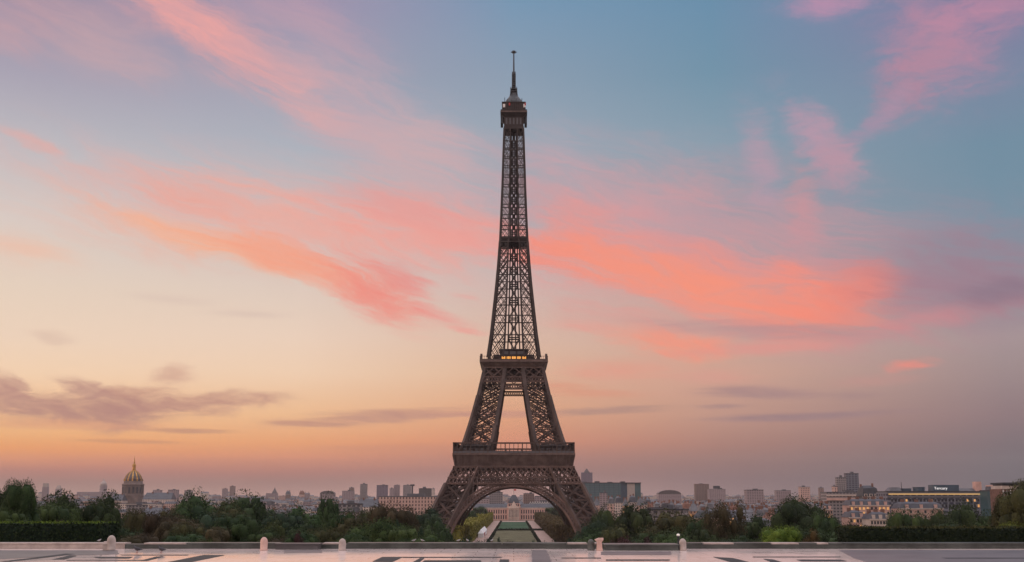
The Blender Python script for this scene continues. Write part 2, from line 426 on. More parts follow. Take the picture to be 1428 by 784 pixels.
FW = {
    'cream': facade('cream_facade', (0.74, 0.62, 0.55), (0.10, 0.085, 0.09)),
    'pink': facade('pink_facade', (0.62, 0.42, 0.36), (0.13, 0.09, 0.09), 3.6, 4.0, 0.42, 0.62),
    'grey': facade('grey_facade', (0.30, 0.27, 0.27), (0.075, 0.075, 0.09), 3.4, 3.1, 0.6, 0.5),
    'mauve': facade('mauve_facade', (0.36, 0.29, 0.30), (0.12, 0.10, 0.12), 4.5, 3.0, 0.62, 0.45),
    'brown': facade('brown_facade', (0.26, 0.19, 0.17), (0.10, 0.08, 0.08), 4.0, 3.0, 0.5, 0.45),
    'dark': facade('dark_facade', (0.085, 0.085, 0.09), (0.16, 0.15, 0.15), 5.0, 4.0, 0.4, 0.35),
    'warm': facade('warm_facade', (0.62, 0.42, 0.33), (0.12, 0.08, 0.07), 3.2, 3.3, 0.42, 0.62, lit=(1.0, 0.48, 0.16), litfrac=0.45),  # orange light on these houses stands in as added glowing windows
    'amber': facade('amber_facade', (0.56, 0.36, 0.26), (0.12, 0.08, 0.07), 3.0, 3.2, 0.5, 0.6, lit=(1.0, 0.45, 0.14), litfrac=0.6),  # same added window glow, in place of orange light on the walls
    'glass': facade('glass_facade', (0.07, 0.13, 0.145), (0.10, 0.17, 0.19), 6.0, 4.0, 0.85, 0.85, rough=0.3),
    'bluegrey': facade('blue_grey_facade', (0.19, 0.20, 0.24), (0.05, 0.06, 0.09), 5.0, 3.4, 0.7, 0.5),
    'purple': facade('purple_facade', (0.24, 0.20, 0.25), (0.09, 0.08, 0.11), 4.0, 3.0, 0.6, 0.5),
}


# plaza marble: pale slabs with fine joints, polished by feet
def marble():
    m = bpy.data.materials.new('pale_pink_marble')
    m.use_nodes = True
    b = m.node_tree.nodes['Principled BSDF']
    q = G(m.node_tree)
    t = q.n('ShaderNodeTexCoord')
    br = q.n('ShaderNodeTexBrick')
    q.put(br.inputs['Vector'], t.outputs['Object'])
    br.inputs['Scale'].default_value = 1.0
    br.inputs['Brick Width'].default_value = 1.2
    br.inputs['Row Height'].default_value = 0.8
    br.inputs['Mortar Size'].default_value = 0.012
    br.inputs['Color1'].default_value = (0.86, 0.76, 0.73, 1)
    br.inputs['Color2'].default_value = (0.84, 0.73, 0.70, 1)
    br.inputs['Mortar'].default_value = (0.40, 0.34, 0.32, 1)
    n1 = q.noise(t.outputs['Object'], 0.35, 5, 0.65)
    n2 = q.noise(t.outputs['Object'], 3.0, 5, 0.7)
    c = q.mix(q.rng(n1.outputs[0], 0.45, 0.75), br.outputs['Color'], (0.84, 0.66, 0.63, 1))
    c = q.mix(q.math('MULTIPLY', q.rng(n2.outputs[0], 0.48, 0.75), 0.5), c, (0.50, 0.43, 0.41, 1))
    n3 = q.noise(t.outputs['Object'], 0.9, 6, 0.75, 1.5)
    c = q.mix(q.math('MULTIPLY', q.rng(n3.outputs[0], 0.60, 0.72), 0.55), c, (0.40, 0.36, 0.35, 1))
    q.put(b.inputs['Base Color'], c)
    q.put(b.inputs['Roughness'], q.rng(n1.outputs[0], 0.3, 0.7, 0.06, 0.16, smooth=False))
    b.inputs['Specular IOR Level'].default_value = 0.5
    return m


M['marble'] = marble()


# ------------------------------------------------------------------ mesh builder
class MB:
    def __init__(s):
        s.v, s.f = [], []

    def add(s, vs, fs):
        o = len(s.v)
        s.v += [tuple(p) for p in vs]
        s.f += [tuple(i + o for i in q) for q in fs]
        return s

    def box(s, x0, x1, y0, y1, z0, z1):
        return s.add([(x0, y0, z0), (x1, y0, z0), (x1, y1, z0), (x0, y1, z0), (x0, y0, z1), (x1, y0, z1), (x1, y1, z1), (x0, y1, z1)],
                     [(3, 2, 1, 0), (4, 5, 6, 7), (0, 1, 5, 4), (1, 2, 6, 5), (2, 3, 7, 6), (3, 0, 4, 7)])

    def frus(s, x0, x1, y0, y1, z0, X0, X1, Y0, Y1, z1):
        return s.add([(x0, y0, z0), (x1, y0, z0), (x1, y1, z0), (x0, y1, z0), (X0, Y0, z1), (X1, Y0, z1), (X1, Y1, z1), (X0, Y1, z1)],
                     [(3, 2, 1, 0), (4, 5, 6, 7), (0, 1, 5, 4), (1, 2, 6, 5), (2, 3, 7, 6), (3, 0, 4, 7)])

    def sq(s, w0, z0, w1, z1):
        return s.frus(-w0, w0, -w0, w0, z0, -w1, w1, -w1, w1, z1)

    def beam(s, a, b, w, h=None, w2=None):
        a, b = Vector(a), Vector(b)
        d = b - a
        if d.length < 1e-6:
            return s
        d.normalize()
        up = Vector((0, 0, 1)) if abs(d.z) < 0.95 else Vector((0, 1, 0))
        x = d.cross(up).normalized()
        y = x.cross(d).normalized()
        h = h or w
        k = (w2 or w) / w
        vs = []
        for p, q in ((a, 1), (b, k)):
            for i, j in ((-1, -1), (1, -1), (1, 1), (-1, 1)):
                vs.append(p + x * (i * w / 2 * q) + y * (j * h / 2 * q))
        return s.add(vs, [(3, 2, 1, 0), (4, 5, 6, 7), (0, 1, 5, 4), (1, 2, 6, 5), (2, 3, 7, 6), (3, 0, 4, 7)])

    def tube(s, a, b, r0, r1, n=8):
        a, b = Vector(a), Vector(b)
        d = (b - a).normalized()
        up = Vector((0, 0, 1)) if abs(d.z) < 0.95 else Vector((0, 1, 0))
        x = d.cross(up).normalized()
        y = x.cross(d).normalized()
        vs = [p + (x * math.cos(t) + y * math.sin(t)) * r for p, r in ((a, r0), (b, r1)) for t in [2 * math.pi * i / n for i in range(n)]]
        fs = [(i, (i + 1) % n, n + (i + 1) % n, n + i) for i in range(n)]
        fs += [tuple(range(n - 1, -1, -1)), tuple(range(n, 2 * n))]
        return s.add(vs, fs)

    def lathe(s, prof, n=16, cx=0, cy=0):
        vs, fs = [], []
        for r, z in prof:
            for i in range(n):
                t = 2 * math.pi * (i + 0.5) / n
                vs.append((cx + r * math.cos(t), cy + r * math.sin(t), z))
        k = len(prof)
        for j in range(k - 1):
            for i in range(n):
                fs.append((j * n + i, j * n + (i + 1) % n, (j + 1) * n + (i + 1) % n, (j + 1) * n + i))
        fs.append(tuple(range(n - 1, -1, -1)))
        fs.append(tuple(range((k - 1) * n, k * n)))
        return s.add(vs, fs)

    def poly(s, pts, z0, z1):
        n = len(pts)
        vs = [(x, y, z0) for x, y in pts] + [(x, y, z1) for x, y in pts]
        return s.add(vs, [tuple(range(n - 1, -1, -1)), tuple(range(n, 2 * n))] + [(i, (i + 1) % n, n + (i + 1) % n, n + i) for i in range(n)])

    def mesh(s, name, m, smooth=False):
        me = bpy.data.meshes.new(name)
        me.from_pydata(s.v, [], s.f)
        me.materials.append(m)
        if smooth:
            me.shade_smooth()
        me.update()
        return me

    def build(s, name, m, parent=None, smooth=False, label=None):
        return link(name, s.mesh(name, m, smooth), parent, label)


def link(name, data, parent=None, label=None):
    o = bpy.data.objects.new(name, data)
    C.objects.link(o)
    if parent:
        o.parent = parent
    if label:
        o['label'] = label
    return o


def thing(name, label, cat, loc=(0, 0, 0), rz=0.0, group=None):
    o = bpy.data.objects.new(name, None)
    C.objects.link(o)
    o.location = loc
    o.rotation_euler = (0, 0, rz)
    return tag(o, label, cat, group)


def tag(o, label, cat, group=None, kind=None):
    o['label'] = label
    o['category'] = cat
    if group:
        o['group'] = group
    if kind:
        o['kind'] = kind
    return o


def structure(o, label, cat):
    return tag(o, label, cat, None, 'structure')


def copy_tree(o, parent=None):
    c = o.copy()
    C.objects.link(c)
    c.parent = parent
    for ch in [q for q in KIDS.get(o.name, [])]:
        copy_tree(ch, c)
    return c


KIDS = {}


def note_kids(root):
    kids = [o for o in bpy.data.objects if o.parent == root]
    KIDS[root.name] = kids
    for k in kids:
        note_kids(k)


# ------------------------------------------------------------------ ground
def smooth(a, b, x):
    t = min(1, max(0, (x - a) / (b - a)))
    return t * t * (3 - 2 * t)


def ground(y):
    if y < 320:
        return 26.0 - 26.0 * smooth(15, 320, y) ** 0.9 if y > 15 else 26.0
    return 24.0 * smooth(1700, 3900, y)


mb = MB()
ys = [-60, 15] + list(range(30, 330, 15)) + [340, 500, 1000, 1700, 2000, 2300, 2600, 2900, 3200, 3500, 3900, 5000, 6900]
xs = [-4400, -1500, -400, -150, -60, 0, 60, 150, 400, 1500, 4400]
vs = [(x, y, ground(y) - 0.05) for y in ys for x in xs]
nx = len(xs)
fs = [(j * nx + i, j * nx + i + 1, (j + 1) * nx + i + 1, (j + 1) * nx + i) for j in range(len(ys) - 1) for i in range(nx - 1)]
mb.add(vs, fs)
structure(mb.build('ground', M['soil']), 'dark ground sloping from the terrace gardens down to the park and city', 'ground')

Z0 = 27.35            # plaza level
WALL_Y = 35.0


def onplaza(px, py):
    d = ray(px, py)
    t = (Z0 - EYE) / d.z
    return (d.x * t, d.y * t)


mb = MB()
mb.box(-40, 40, -25, WALL_Y + 0.6, 25.9, Z0)
structure(mb.build('plaza', M['marble']), 'pale pink polished marble terrace in front of the low parapet', 'plaza')

lay = Z0 + 0.004


def sheet(name, m, polys, z):
    b = MB()
    for pl in polys:
        pts = [onplaza(*p) for p in pl]
        a = sum(pts[i][0] * pts[(i + 1) % len(pts)][1] - pts[(i + 1) % len(pts)][0] * pts[i][1] for i in range(len(pts)))
        if a < 0:
            pts = pts[::-1]
        b.add([(x, y, z) for x, y in pts], [tuple(range(len(pts)))])
    return b.build(name, m)


structure(sheet('grey_paving_and_shade', M['grey_paving_and_shade'], [
    [(1170, 767.4), (1520, 767.4), (1520, 800), (1260, 800), (1192, 779)],  # dim area at the right end, its shade laid as a grey sheet
    [(-90, 767.6), (164, 767.6), (166, 773), (80, 775), (-90, 786)],  # shade and reflection along the left wall, painted grey
    [(396, 767.6), (449, 767.6), (449, 771), (396, 771)],  # reflection of the stone block by the reddish bush, painted flat
    [(742, 767.4), (762, 767.4), (772, 790), (742, 790)],
    [(838, 769.5), (936, 769.5), (936, 774), (838, 774)]], lay), 'grey paving line with shade and reflections painted on the pale marble terrace', 'paving')  # last patch: reflection below the longest stone block, painted flat
structure(sheet('marble_inlay', M['inlay'], [
    [(0, 783.6), (14, 783.6), (105, 773), (92, 772.4)],
    [(72, 780.6), (90, 780.6), (107, 775.4), (97, 775)],
    [(130, 777), (186, 776.8), (180, 779), (138, 779)],
    [(166, 773.9), (264, 773.9), (262, 774.7), (170, 774.7)],
    [(94, 781.2), (200, 781.2), (198, 782), (92, 782)],
    [(196, 782.2), (206, 782.2), (228, 776.4), (218, 776.4)],
    [(230, 785), (262, 785), (314, 774.4), (284, 774.4)],
    [(519, 783.5), (547, 784), (562, 777), (533, 777)],
    [(586, 778.6), (592, 778.6), (584, 785), (574, 785)],
    [(592, 781.8), (670, 781.8), (672, 785), (588, 785)],
    [(562, 777), (700, 777), (700, 778), (561, 778)],
    [(697, 780.6), (710, 780.6), (710, 786), (696, 786)],
    [(783, 778), (838, 778), (838, 779), (783, 779)],
    [(845, 780.6), (934, 780.6), (934, 782), (845, 782)],
    [(994, 777), (1022, 778.6), (1052, 786), (1026, 786)],
    [(1064, 779.6), (1078, 780.6), (1096, 786), (1080, 786)],
    [(1050, 776.6), (1172, 776.6), (1172, 777.4), (1050, 777.4)],
    [(1110, 780.8), (1172, 780.8), (1182, 783), (1118, 783)],
    [(1312, 778.2), (1440, 778.2), (1440, 779.4), (1320, 779.4)]], lay + 0.004), 'dark marble strips laid as geometric patterns in the terrace', 'paving')

# park lawns and paths behind the tower
def gsheet(name, m, x0, x1, y0, y1, z, label, cat):
    b = MB()
    b.add([(x0, y0, z), (x1, y0, z), (x1, y1, z), (x0, y1, z)], [(0, 1, 2, 3)])
    return structure(b.build(name, m), label, cat)


gsheet('esplanade', M['gravel'], -64, 64, 500, 1470, 0.02, 'sandy esplanade and walks on either side of the long lawn', 'path')
gsheet('near_lawn', M['lawn'], -16.5, 16.5, 560, 990, 0.04, 'dry tan lawn seen under the tower arch', 'lawn')
gsheet('far_lawn', M['lawn_green'], -16.5, 16.5, 1045, 1400, 0.04, 'green lawn in front of the columned military school', 'lawn')
gsheet('park_road', M['grey_paving_and_shade'], -64, 64, 995, 1003, 0.03, 'road crossing the park between the two lawns', 'road')

# ------------------------------------------------------------------ the iron tower
TY = 620.0
PRO = [(0, 58.0), (8.4, 53.4), (18.7, 48.8), (38.8, 39.7), (49.4, 34.9), (57, 32.6), (64.5, 29.3), (78, 25.2), (92.8, 21.6), (110.5, 17.8), (117, 16.2), (120.7, 15.6), (131, 14.3), (143.7, 13.0), (162.4, 11.1), (178, 9.8), (191, 8.9), (208, 8.2), (227, 7.5), (258, 6.6), (269, 6.2), (280, 6.0)]
INN = [(0, 43.5), (8.6, 39.8), (16.4, 36.4), (38.8, 25.1), (49, 19.5), (57, 15.2), (64.4, 12.6), (78, 10.2), (92.7, 7.8), (101, 6.6), (110.5, 5.4)]


def lerp(tab, z):
    for (a, p), (b, q) in zip(tab, tab[1:]):
        if z <= b:
            return p + (q - p) * (z - a) / (b - a)
    return tab[-1][1]


def wo(z):
    return lerp(PRO, z)


def wi(z):
    return lerp(INN, z)


tower = thing('lattice_tower', 'tall brown wrought iron lattice tower rising alone on four arched legs', 'tower', (0, TY, 0))


def quad_leg(levels, co, ci, dia, sub, double=False):
    """one leg, corner quadrant x>0, y<0: four chords, cross braces on its four sides"""
    b = MB()
    def P(k, z):
        o_, i_ = wo(z), wi(z)
        return {'oo': (o_, -o_, z), 'oi': (o_, -i_, z), 'io': (i_, -o_, z), 'ii': (i_, -i_, z)}[k]
    for k, w in (('oo', co), ('oi', ci), ('io', ci), ('ii', ci * 0.9)):
        for z0, z1 in zip(levels, levels[1:]):
            b.beam(P(k, z0), P(k, z1), w)
    for (p, q) in (('oo', 'io'), ('oo', 'oi'), ('io', 'ii'), ('oi', 'ii')):
        for n, (z0, z1) in enumerate(zip(levels, levels[1:])):
            a0, a1, b0, b1 = (Vector(P(p, z0)), Vector(P(p, z1)), Vector(P(q, z0)), Vector(P(q, z1)))
            b.beam(a0, b1, dia)
            b.beam(b0, a1, dia)
            b.beam(a1, b1, dia * 0.9)
            m0, m1 = (a0 + b0) / 2, (a1 + b1) / 2
            ml, mr = (a0 + a1) / 2, (b0 + b1) / 2
            if sub:
                b.beam(ml, m1, sub); b.beam(m1, mr, sub); b.beam(mr, m0, sub); b.beam(m0, ml, sub)
            if double:
                b.beam(ml, mr, sub * 0.9)
    # lift track and cables running up inside the leg
    for z0, z1 in zip(levels, levels[1:]):
        for dxx, dyy in ((0.4, 0.5), (0.6, 0.5)):
            pt = []
            for z in (z0, z1):
                o_, i_ = wo(z), wi(z)
                pt.append((i_ + (o_ - i_) * dxx, -(i_ + (o_ - i_) * dyy), z))
            b.beam(pt[0], pt[1], dia * 0.6)
        zc = (z0 + z1) / 2
        o_, i_ = wo(zc), wi(zc)
        c = (i_ + o_) / 2
        for s_ in (-1, 1):
            b.beam((c - 2 * s_, -c - 2, zc), (c + 2 * s_, -c + 2, zc + 0.8), dia * 0.7)
    return b


def four(name, me, parent, subs=()):
    res = []
    for k in range(4):
        o = link(name, me, parent)
        o.rotation_euler = (0, 0, k * math.pi / 2)
        for (sn, sm) in subs:
            link(sn, sm, o)
        res.append(o)
    return res


piers = []
o_, i_ = wo(0), wi(0)
for px_, py_ in ((o_, o_), (o_, i_), (i_, o_), (i_, i_)):
    pier = MB()
    piers.append(pier)
    pier.frus(px_ - 3.4, px_ + 3.4, -py_ - 3.4, -py_ + 3.4, -0.5, px_ - 2.3, px_ + 1.6, -py_ - 1.6, -py_ + 2.3, 4.0)
four('lower_leg', quad_leg([0, 9.5, 19.5, 29.5, 39], 2.0, 1.9, 0.95, 0.42, True).mesh('lower_leg', M['iron']), tower,
     [('stone_pier', p_.mesh('stone_pier', M['cream'])) for p_ in piers])
four('upper_leg', quad_leg([56, 64.5, 74, 83.5, 92.5, 101, 110], 1.9, 2.2, 0.62, 0.36, False).mesh('upper_leg', M['iron']), tower)

# arch between two legs (front side, copied round)
def arc(r, t, squash=37.1 / 36.6):
    return r * math.cos(t), r * math.sin(t) * squash


arch = MB()
N = 56
RI, RO = 36.6, 40.2
for dy, wgt in ((0.0, 1.0), (4.2, 0.8)):
    for i in range(N):
        t0, t1 = math.pi * i / N, math.pi * (i + 1) / N
        def AP(r, t):
            x, z = arc(r, t)
            return Vector((x, -wo(max(0, min(z, 42))) + 0.25 + dy, z))
        arch.beam(AP(RI + .4, t0), AP(RI + .4, t1), 0.9, 1.1)
        arch.beam(AP(RO, t0), AP(RO, t1), 0.8, 0.9)
        if dy == 0:
            arch.beam(AP(RI + 2.2, t0), AP(RI + 2.2, t1), 0.3, 0.3)
        arch.beam(AP(RI + 1, t0), AP(RO, t1), 0.32 * wgt)
        arch.beam(AP(RI + 1, t1), AP(RO, t0), 0.32 * wgt)
        arch.beam(AP(RI + 1, t0), AP(RO, t0), 0.32 * wgt)
vs, fs = [], []
for i in range(N + 1):
    x, z = arc(RI + 0.1, math.pi * i / N)
    y = -wo(max(0, min(z, 42)))
    vs += [(x, y + 0.4, z), (x, y + 4.6, z), (x * 1.015, y + 4.6, z + 0.5), (x * 1.015, y + 0.4, z + 0.5)]
for i in range(N):
    a, b2 = 4 * i, 4 * i + 4
    for k in range(4):
        fs.append((a + k, a + (k + 1) % 4, b2 + (k + 1) % 4, b2 + k))
arch.add(vs, fs)
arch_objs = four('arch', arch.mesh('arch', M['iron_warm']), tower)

# fan openings between the arch and the girder
xs_f = [8.4 + 2.55 * i for i in range(8)]
for sgn in (-1, 1):
    fan = MB()
    for i, x in enumerate(xs_f):
        t = math.acos(min(1, x / RO))
        z = arc(RO, t)[1]
        y = -wo(40) + 0.3
        fan.beam((sgn * x, -wo(min(42, max(0, z))) + 0.3, z), (sgn * x, y, 42.6), 0.5)
        if i < len(xs_f) - 1 and z < 40.8:
            xm = x + 1.275
            pv = None
            for k in range(9):
                tt = math.pi * k / 8
                q = (sgn * (xm + 1.25 * math.cos(tt)), y, 38.6 + 0.08 * (8 - i) + 1.25 * math.sin(tt))
                if pv:
                    fan.beam(pv, q, 0.45)
                pv = q
    four('spandrel', fan.mesh('spandrel', M['iron']), tower)


# first floor girder band
def lattice(b, x0, x1, za, zb, yf, n, w):
    for i in range(n):
        for (p, q) in ((i, i + 1), (i + 1, i)):
            ta, tb = p / n, q / n
            pa = (x0(za) + (x1(za) - x0(za)) * ta, yf(za), za)
            pb = (x0(zb) + (x1(zb) - x0(zb)) * tb, yf(zb), zb)
            b.beam(pa, pb, w)


gd = MB()
L_ = lambda z: -wo(z)
R_ = lambda z: wo(z)
YF = lambda z: -wo(z) - 0.25
for z, h in ((39.0, 0.9), (42.6, 0.8), (48.9, 1.1)):
    gd.beam((-wo(z), YF(z), z), (wo(z), YF(z), z), 1.0, h)
zm = 45.7
lattice(gd, L_, R_, 45.7, 48.9, YF, 24, 0.46)
lattice(gd, L_, R_, 42.6, 45.7, YF, 24, 0.46)
lattice(gd, L_, R_, 39.0, 42.6, YF, 34, 0.42)
for xx in (-1, 1):
    for zz0, zz1 in ((39, 49),):
        gd.beam((xx * wi(zz0), YF(zz0) - .2, zz0), (xx * (wi(zz1) + 1.5), YF(zz1) - .2, zz1), 1.2)
# inner lattice girder, behind
YI = lambda z: -wi(z) - 0.5
for z in (39.0, 48.9):
    gd.beam((-wo(z) + 1, YI(z), z), (wo(z) - 1, YI(z), z), 0.9)
lattice(gd, lambda z: -wo(z) + 1, lambda z: wo(z) - 1, 39.0, 48.9, YI, 18, 0.45)
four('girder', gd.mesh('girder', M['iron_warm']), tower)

# floor slab ring, frieze and gallery of the first platform
fl = MB()
for x0, x1, y0, y1 in ((-34, 34, -34, -15), (-34, 34, 15, 34), (-34, -15, -15, 15), (15, 34, -15, 15)):
    fl.box(x0, x1, y0, y1, 55.0, 56.6)
fl.build('first_platform', M['iron_shaded'], tower)
fr = MB()
fr.frus(-34.4, 34.4, -34.4, -33.2, 49.4, -35.6, 35.6, -35.6, -34.2, 55.8)
for i in range(37):
    x = -35 + 70 * i / 36
    fr.beam((x, -34.7, 49.8), (x, -36.0, 55.8), 0.35, 0.6)
fr.box(-36.2, 36.2, -36.2, -34.3, 55.8, 57.0)
fr.box(-34.9, 34.9, -34.9, -33.3, 48.8, 49.6)
four('frieze', fr.mesh('frieze', M['iron_frieze']), tower)
ga = MB()
ga.box(-36, 36, -36, -33.2, 62.5, 63.3)
for i in range(29):
    x = -35.6 + 71.2 * i / 28
    ga.box(x - .16, x + .16, -35.8, -35.5, 57, 62.5)
    if i % 4 == 0:
        ga.box(x - .3, x + .3, -35.95, -35.4, 57, 62.5)
        ga.box(x - .2, x + .2, -33.7, -33.4, 57, 62.5)
ga.box(-36, 36, -35.8, -35.6, 58.15, 58.35)
rail = MB()
rail.box(-35.8, 35.8, -35.72, -35.66, 57.0, 58.1)
four('gallery', ga.mesh('gallery', M['iron']), tower, [('glass_railing', rail.mesh('glass_railing', M['glass_rail']))])
# pavilions around the legs on the first floor
for sx in (-1, 1):
    for sy in (-1, 1):
        pv = MB()
        a, b2 = sorted((sx * 14.5, sx * 31.5))
        c, d2 = sorted((sy * 14.5, sy * 31.5))
        pv.box(a, b2, c, d2, 56.6, 61.2)
        pv.frus(a - .5, b2 + .5, c - .5, d2 + .5, 61.2, a + 2, b2 - 2, c + 2, d2 - 2, 62.6)
        p_o = pv.build('pavilion', M['iron_shaded'], tower)
        w_ = MB()
        for k in range(5):
            x = a + 1.5 + k * 3.4
            w_.box(x, x + 2.2, c - 0.06, c + 0.1, 57.8, 60.2)
        w_.build('window_band', M['glass_rail'], p_o)

# second platform belt
g2 = MB()
YF2 = lambda z: -wo(z) - 0.2
for z, h in ((101.2, 0.8), (104.4, 0.7), (110.3, 0.9)):
    g2.beam((-wo(z), YF2(z), z), (wo(z), YF2(z), z), 0.8, h)
for i in range(4):
    t = (-1, -0.36, 0.36, 1)[i]
    g2.beam((t * wo(104.4), YF2(104.4), 104.4), (t * wo(110.3), YF2(110.3), 110.3), 0.8)
for a, b2, n in ((-1, -.36, 2), (-.36, .36, 2), (.36, 1, 2)):
    lattice(g2, lambda z: a * wo(z), lambda z: b2 * wo(z), 104.4, 110.3, YF2, n, 0.5)
lattice(g2, lambda z: -wo(z), lambda z: wo(z), 101.2, 104.4, YF2, 22, 0.4)
for z in (96.8, 99.6):
    g2.beam((-wi(z), YF2(z) + .6, z), (wi(z), YF2(z) + .6, z), 0.6)
lattice(g2, lambda z: -wi(z), lambda z: wi(z), 96.8, 99.6, lambda z: YF2(z) + .6, 10, 0.42)
g2.box(-wo(110.3) + 1, wo(110.3) - 1, -wi(104) - 1, -wi(104) - .4, 104.4, 110.2)
four('belt_girder', g2.mesh('belt_girder', M['iron_warm']), tower)
d2 = MB()
d2.sq(17.9, 110.6, 20.4, 113.4)
d2.sq(20.95, 113.4, 20.95, 114.6)
d2.build('second_platform', M['iron_frieze'], tower)
bl = MB()
bl.box(-20.9, 20.9, -20.9, -20.6, 114.6, 115.2)
for i in range(33):
    x = -20.7 + 41.4 * i / 32
    bl.box(x - .09, x + .09, -20.85, -20.7, 115.2, 116.9)
bl.box(-20.9, 20.9, -20.95, -20.65, 116.8, 117.0)
for x in (-20.2, 19.2):
    bl.box(x, x + 1.0, -20.6, -19.6, 115.2, 118.4)
four('balustrade', bl.mesh('balustrade', M['iron']), tower)
pv = MB()
pv.sq(12.2, 114.6, 12.2, 118.5)
pv.sq(12.8, 118.5, 12.2, 119.1)
pv.sq(8.6, 119.1, 8.6, 122.6)
pv.sq(9.2, 122.6, 8.4, 123.3)
pav = pv.build('upper_pavilion', M['iron_shaded'], tower)
for x in (-7.5, -4.4, -1.2, 2.0, 5.2):
    k = MB()
    k.box(x, x + 2.4, -12.35, -12.15, 115.6, 117.9)
    k.build('lit_window' if x not in (-7.5, 5.2) else 'lamp', M['lamp'], pav)
k = MB()
for x in (-7, -2.4, 2.2):
    k.box(x, x + 3.6, -8.75, -8.55, 119.8, 121.8)
k.build('window_band', M['glass_rail'], pav)

# the upper shaft
lev = [117.0]
while lev[-1] < 262:
    lev.append(lev[-1] + max(5.4, 0.88 * wo(lev[-1])))
lev[-1] = 268.5
sh = MB()
for z0, z1 in zip(lev, lev[1:]):
    a0, a1 = wo(z0), wo(z1)
    k0 = 0.40 if z0 < 190 else 0.36
    cw = 1.45 if z0 < 190 else 1.15
    dw = 0.38 if z0 < 190 else 0.36
    for s_ in (-1, 1):
        sh.beam((s_ * a0, -a0, z0), (s_ * a1, -a1, z1), cw)
        sh.beam((s_ * k0 * a0, -a0, z0), (s_ * k0 * a1, -a1, z1), 0.75)
        f = lambda t, z: (s_ * (k0 + (1 - k0) * t) * wo(z), -wo(z), z)
        zmid = (z0 + z1) / 2
        if z0 < 190:
            for p, q in (((0, z0), (1, z1)), ((1, z0), (0, z1)), ((0, zmid), (.5, z1)), ((.5, z1), (1, zmid)), ((1, zmid), (.5, z0)), ((.5, z0), (0, zmid))):
                sh.beam(f(*p), f(*q), dw)
        else:
            sh.beam(f(0, z0), f(1, z1), dw)
            sh.beam(f(1, z0), f(0, z1), dw)
    sh.beam((-a1, -a1, z1), (a1, -a1, z1), 0.7, 0.6)
        # inner sides of the four corner posts
    for s_ in (-1, 1):
        sh.beam((s_ * k0 * a0, -a0, z0), (s_ * k0 * a1, -k0 * a1, z1), 0.35)
        sh.beam((s_ * k0 * a1, -k0 * a1, z1), (s_ * k0 * a0, -k0 * a0, z0), 0.55)
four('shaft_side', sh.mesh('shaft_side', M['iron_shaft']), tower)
el = MB()
for z0, z1 in zip(lev, lev[1:]):
    a0, a1 = wo(z0) * 0.25, wo(z1) * 0.25
    for sx in (-1, -0.33, 0.33, 1):
        for sy in (-1, 1):
            el.beam((sx * a0, sy * a0, z0), (sx * a1, sy * a1, z1), 0.75)
            el.beam((sy * a0, sx * a0, z0), (sy * a1, sx * a1, z1), 0.75)
    for sy in (-1, 1):
        el.beam((-a0, sy * a0, z0), (a1, sy * a1, z1), 0.45)
        el.beam((a0, sy * a0, z0), (-a1, sy * a1, z1), 0.45)
        el.beam((-a1, sy * a1, z1), (a1, sy * a1, z1), 0.7)
el.build('lift_shaft', M['iron_shaded'], tower)
ip = MB()
w = wo(196)
ip.sq(w - .4, 192.6, w + .5, 194.2)
ip.sq(w + .6, 194.2, w + .6, 195.0)
ip.build('middle_platform', M['iron_shaded'], tower)

# top cabin and mast
ca = MB()
ca.sq(6.6, 268.0, 6.4, 270)
ca.sq(6.3, 270, 6.3, 277.2)
ca.sq(6.4, 276.2, 8.3, 278.2)
ca.sq(8.5, 278.2, 8.5, 280.4)
cab = ca.build('summit_cabin', M['iron_shaded'], tower)
k = MB()
for s_ in range(4):
    pass
for x in (-4.8, -2.4, -0.1, 2.2, 4.4):
    k.box(x - .5, x + .6, -6.42, -6.3, 271.2, 275.4)
k.build('window_band', M['glass_rail'], cab)
lip = MB()
lip.sq(8.7, 278.6, 8.7, 279.4)
lip.build('ledge', M['iron_frieze'], cab)
for sx in (-1, 1):
    bx = MB()
    a, b2 = sorted((sx * 7.0, sx * 8.6))
    bx.box(a, b2, -4, 4, 272.8, 277.9)
    bx.build('side_box', M['mast'], cab)
cg = MB()
cg.sq(7.5, 280.4, 7.3, 285.4)
cg.sq(7.8, 285.4, 7.8, 285.9)
cage = cg.build('caged_deck', M['iron_shaded'], tower)
k = MB()
for i in range(13):
    x = -7.2 + 1.2 * i
    k.box(x - .1, x + .1, -7.75, -7.55, 280.6, 285.4)
k.build('cage_bars', M['iron'], cage)
for x, m_ in ((-7.1, 'white_panel'), (6.2, 'white_panel')):
    k = MB()
    k.box(x, x + 1.5, -8.1, -7.6, 282.0, 284.2)
    k.build('antenna_panel', M[m_], cage)
for x in (-3.2, 7.0):
    k = MB()
    k.box(x, x + .9, -8.15, -7.65, 283.2, 285.0)
    k.build('red_light', M['red_panel'], cage)
dm = MB()
dm.lathe([(6.6, 285.9), (6.3, 287.5), (5.2, 289.6), (3.8, 291.4), (2.9, 292.6), (2.6, 294)], 16)
dm.build('dome', M['mast'], tower)
for i in range(14):
    an = MB()
    t = 2 * math.pi * i / 14
    r = rnd.uniform(5.2, 7.4)
    an.beam((r * math.cos(t), r * math.sin(t), 285.9), (r * math.cos(t), r * math.sin(t), 285.9 + rnd.uniform(1.5, 5.0)), 0.35)
    an.build('whip_aerial', M['mast'], tower)
ms = MB()
for z0, z1, r0, r1 in ((293, 298.5, 2.3, 1.9), (298.5, 309.5, 1.15, 0.95)):
    for k_ in range(4):
        c0 = (r0 * (1, -1, -1, 1)[k_], r0 * (1, 1, -1, -1)[k_], z0)
        c1 = (r1 * (1, -1, -1, 1)[k_], r1 * (1, 1, -1, -1)[k_], z1)
        ms.beam(c0, c1, 0.45)
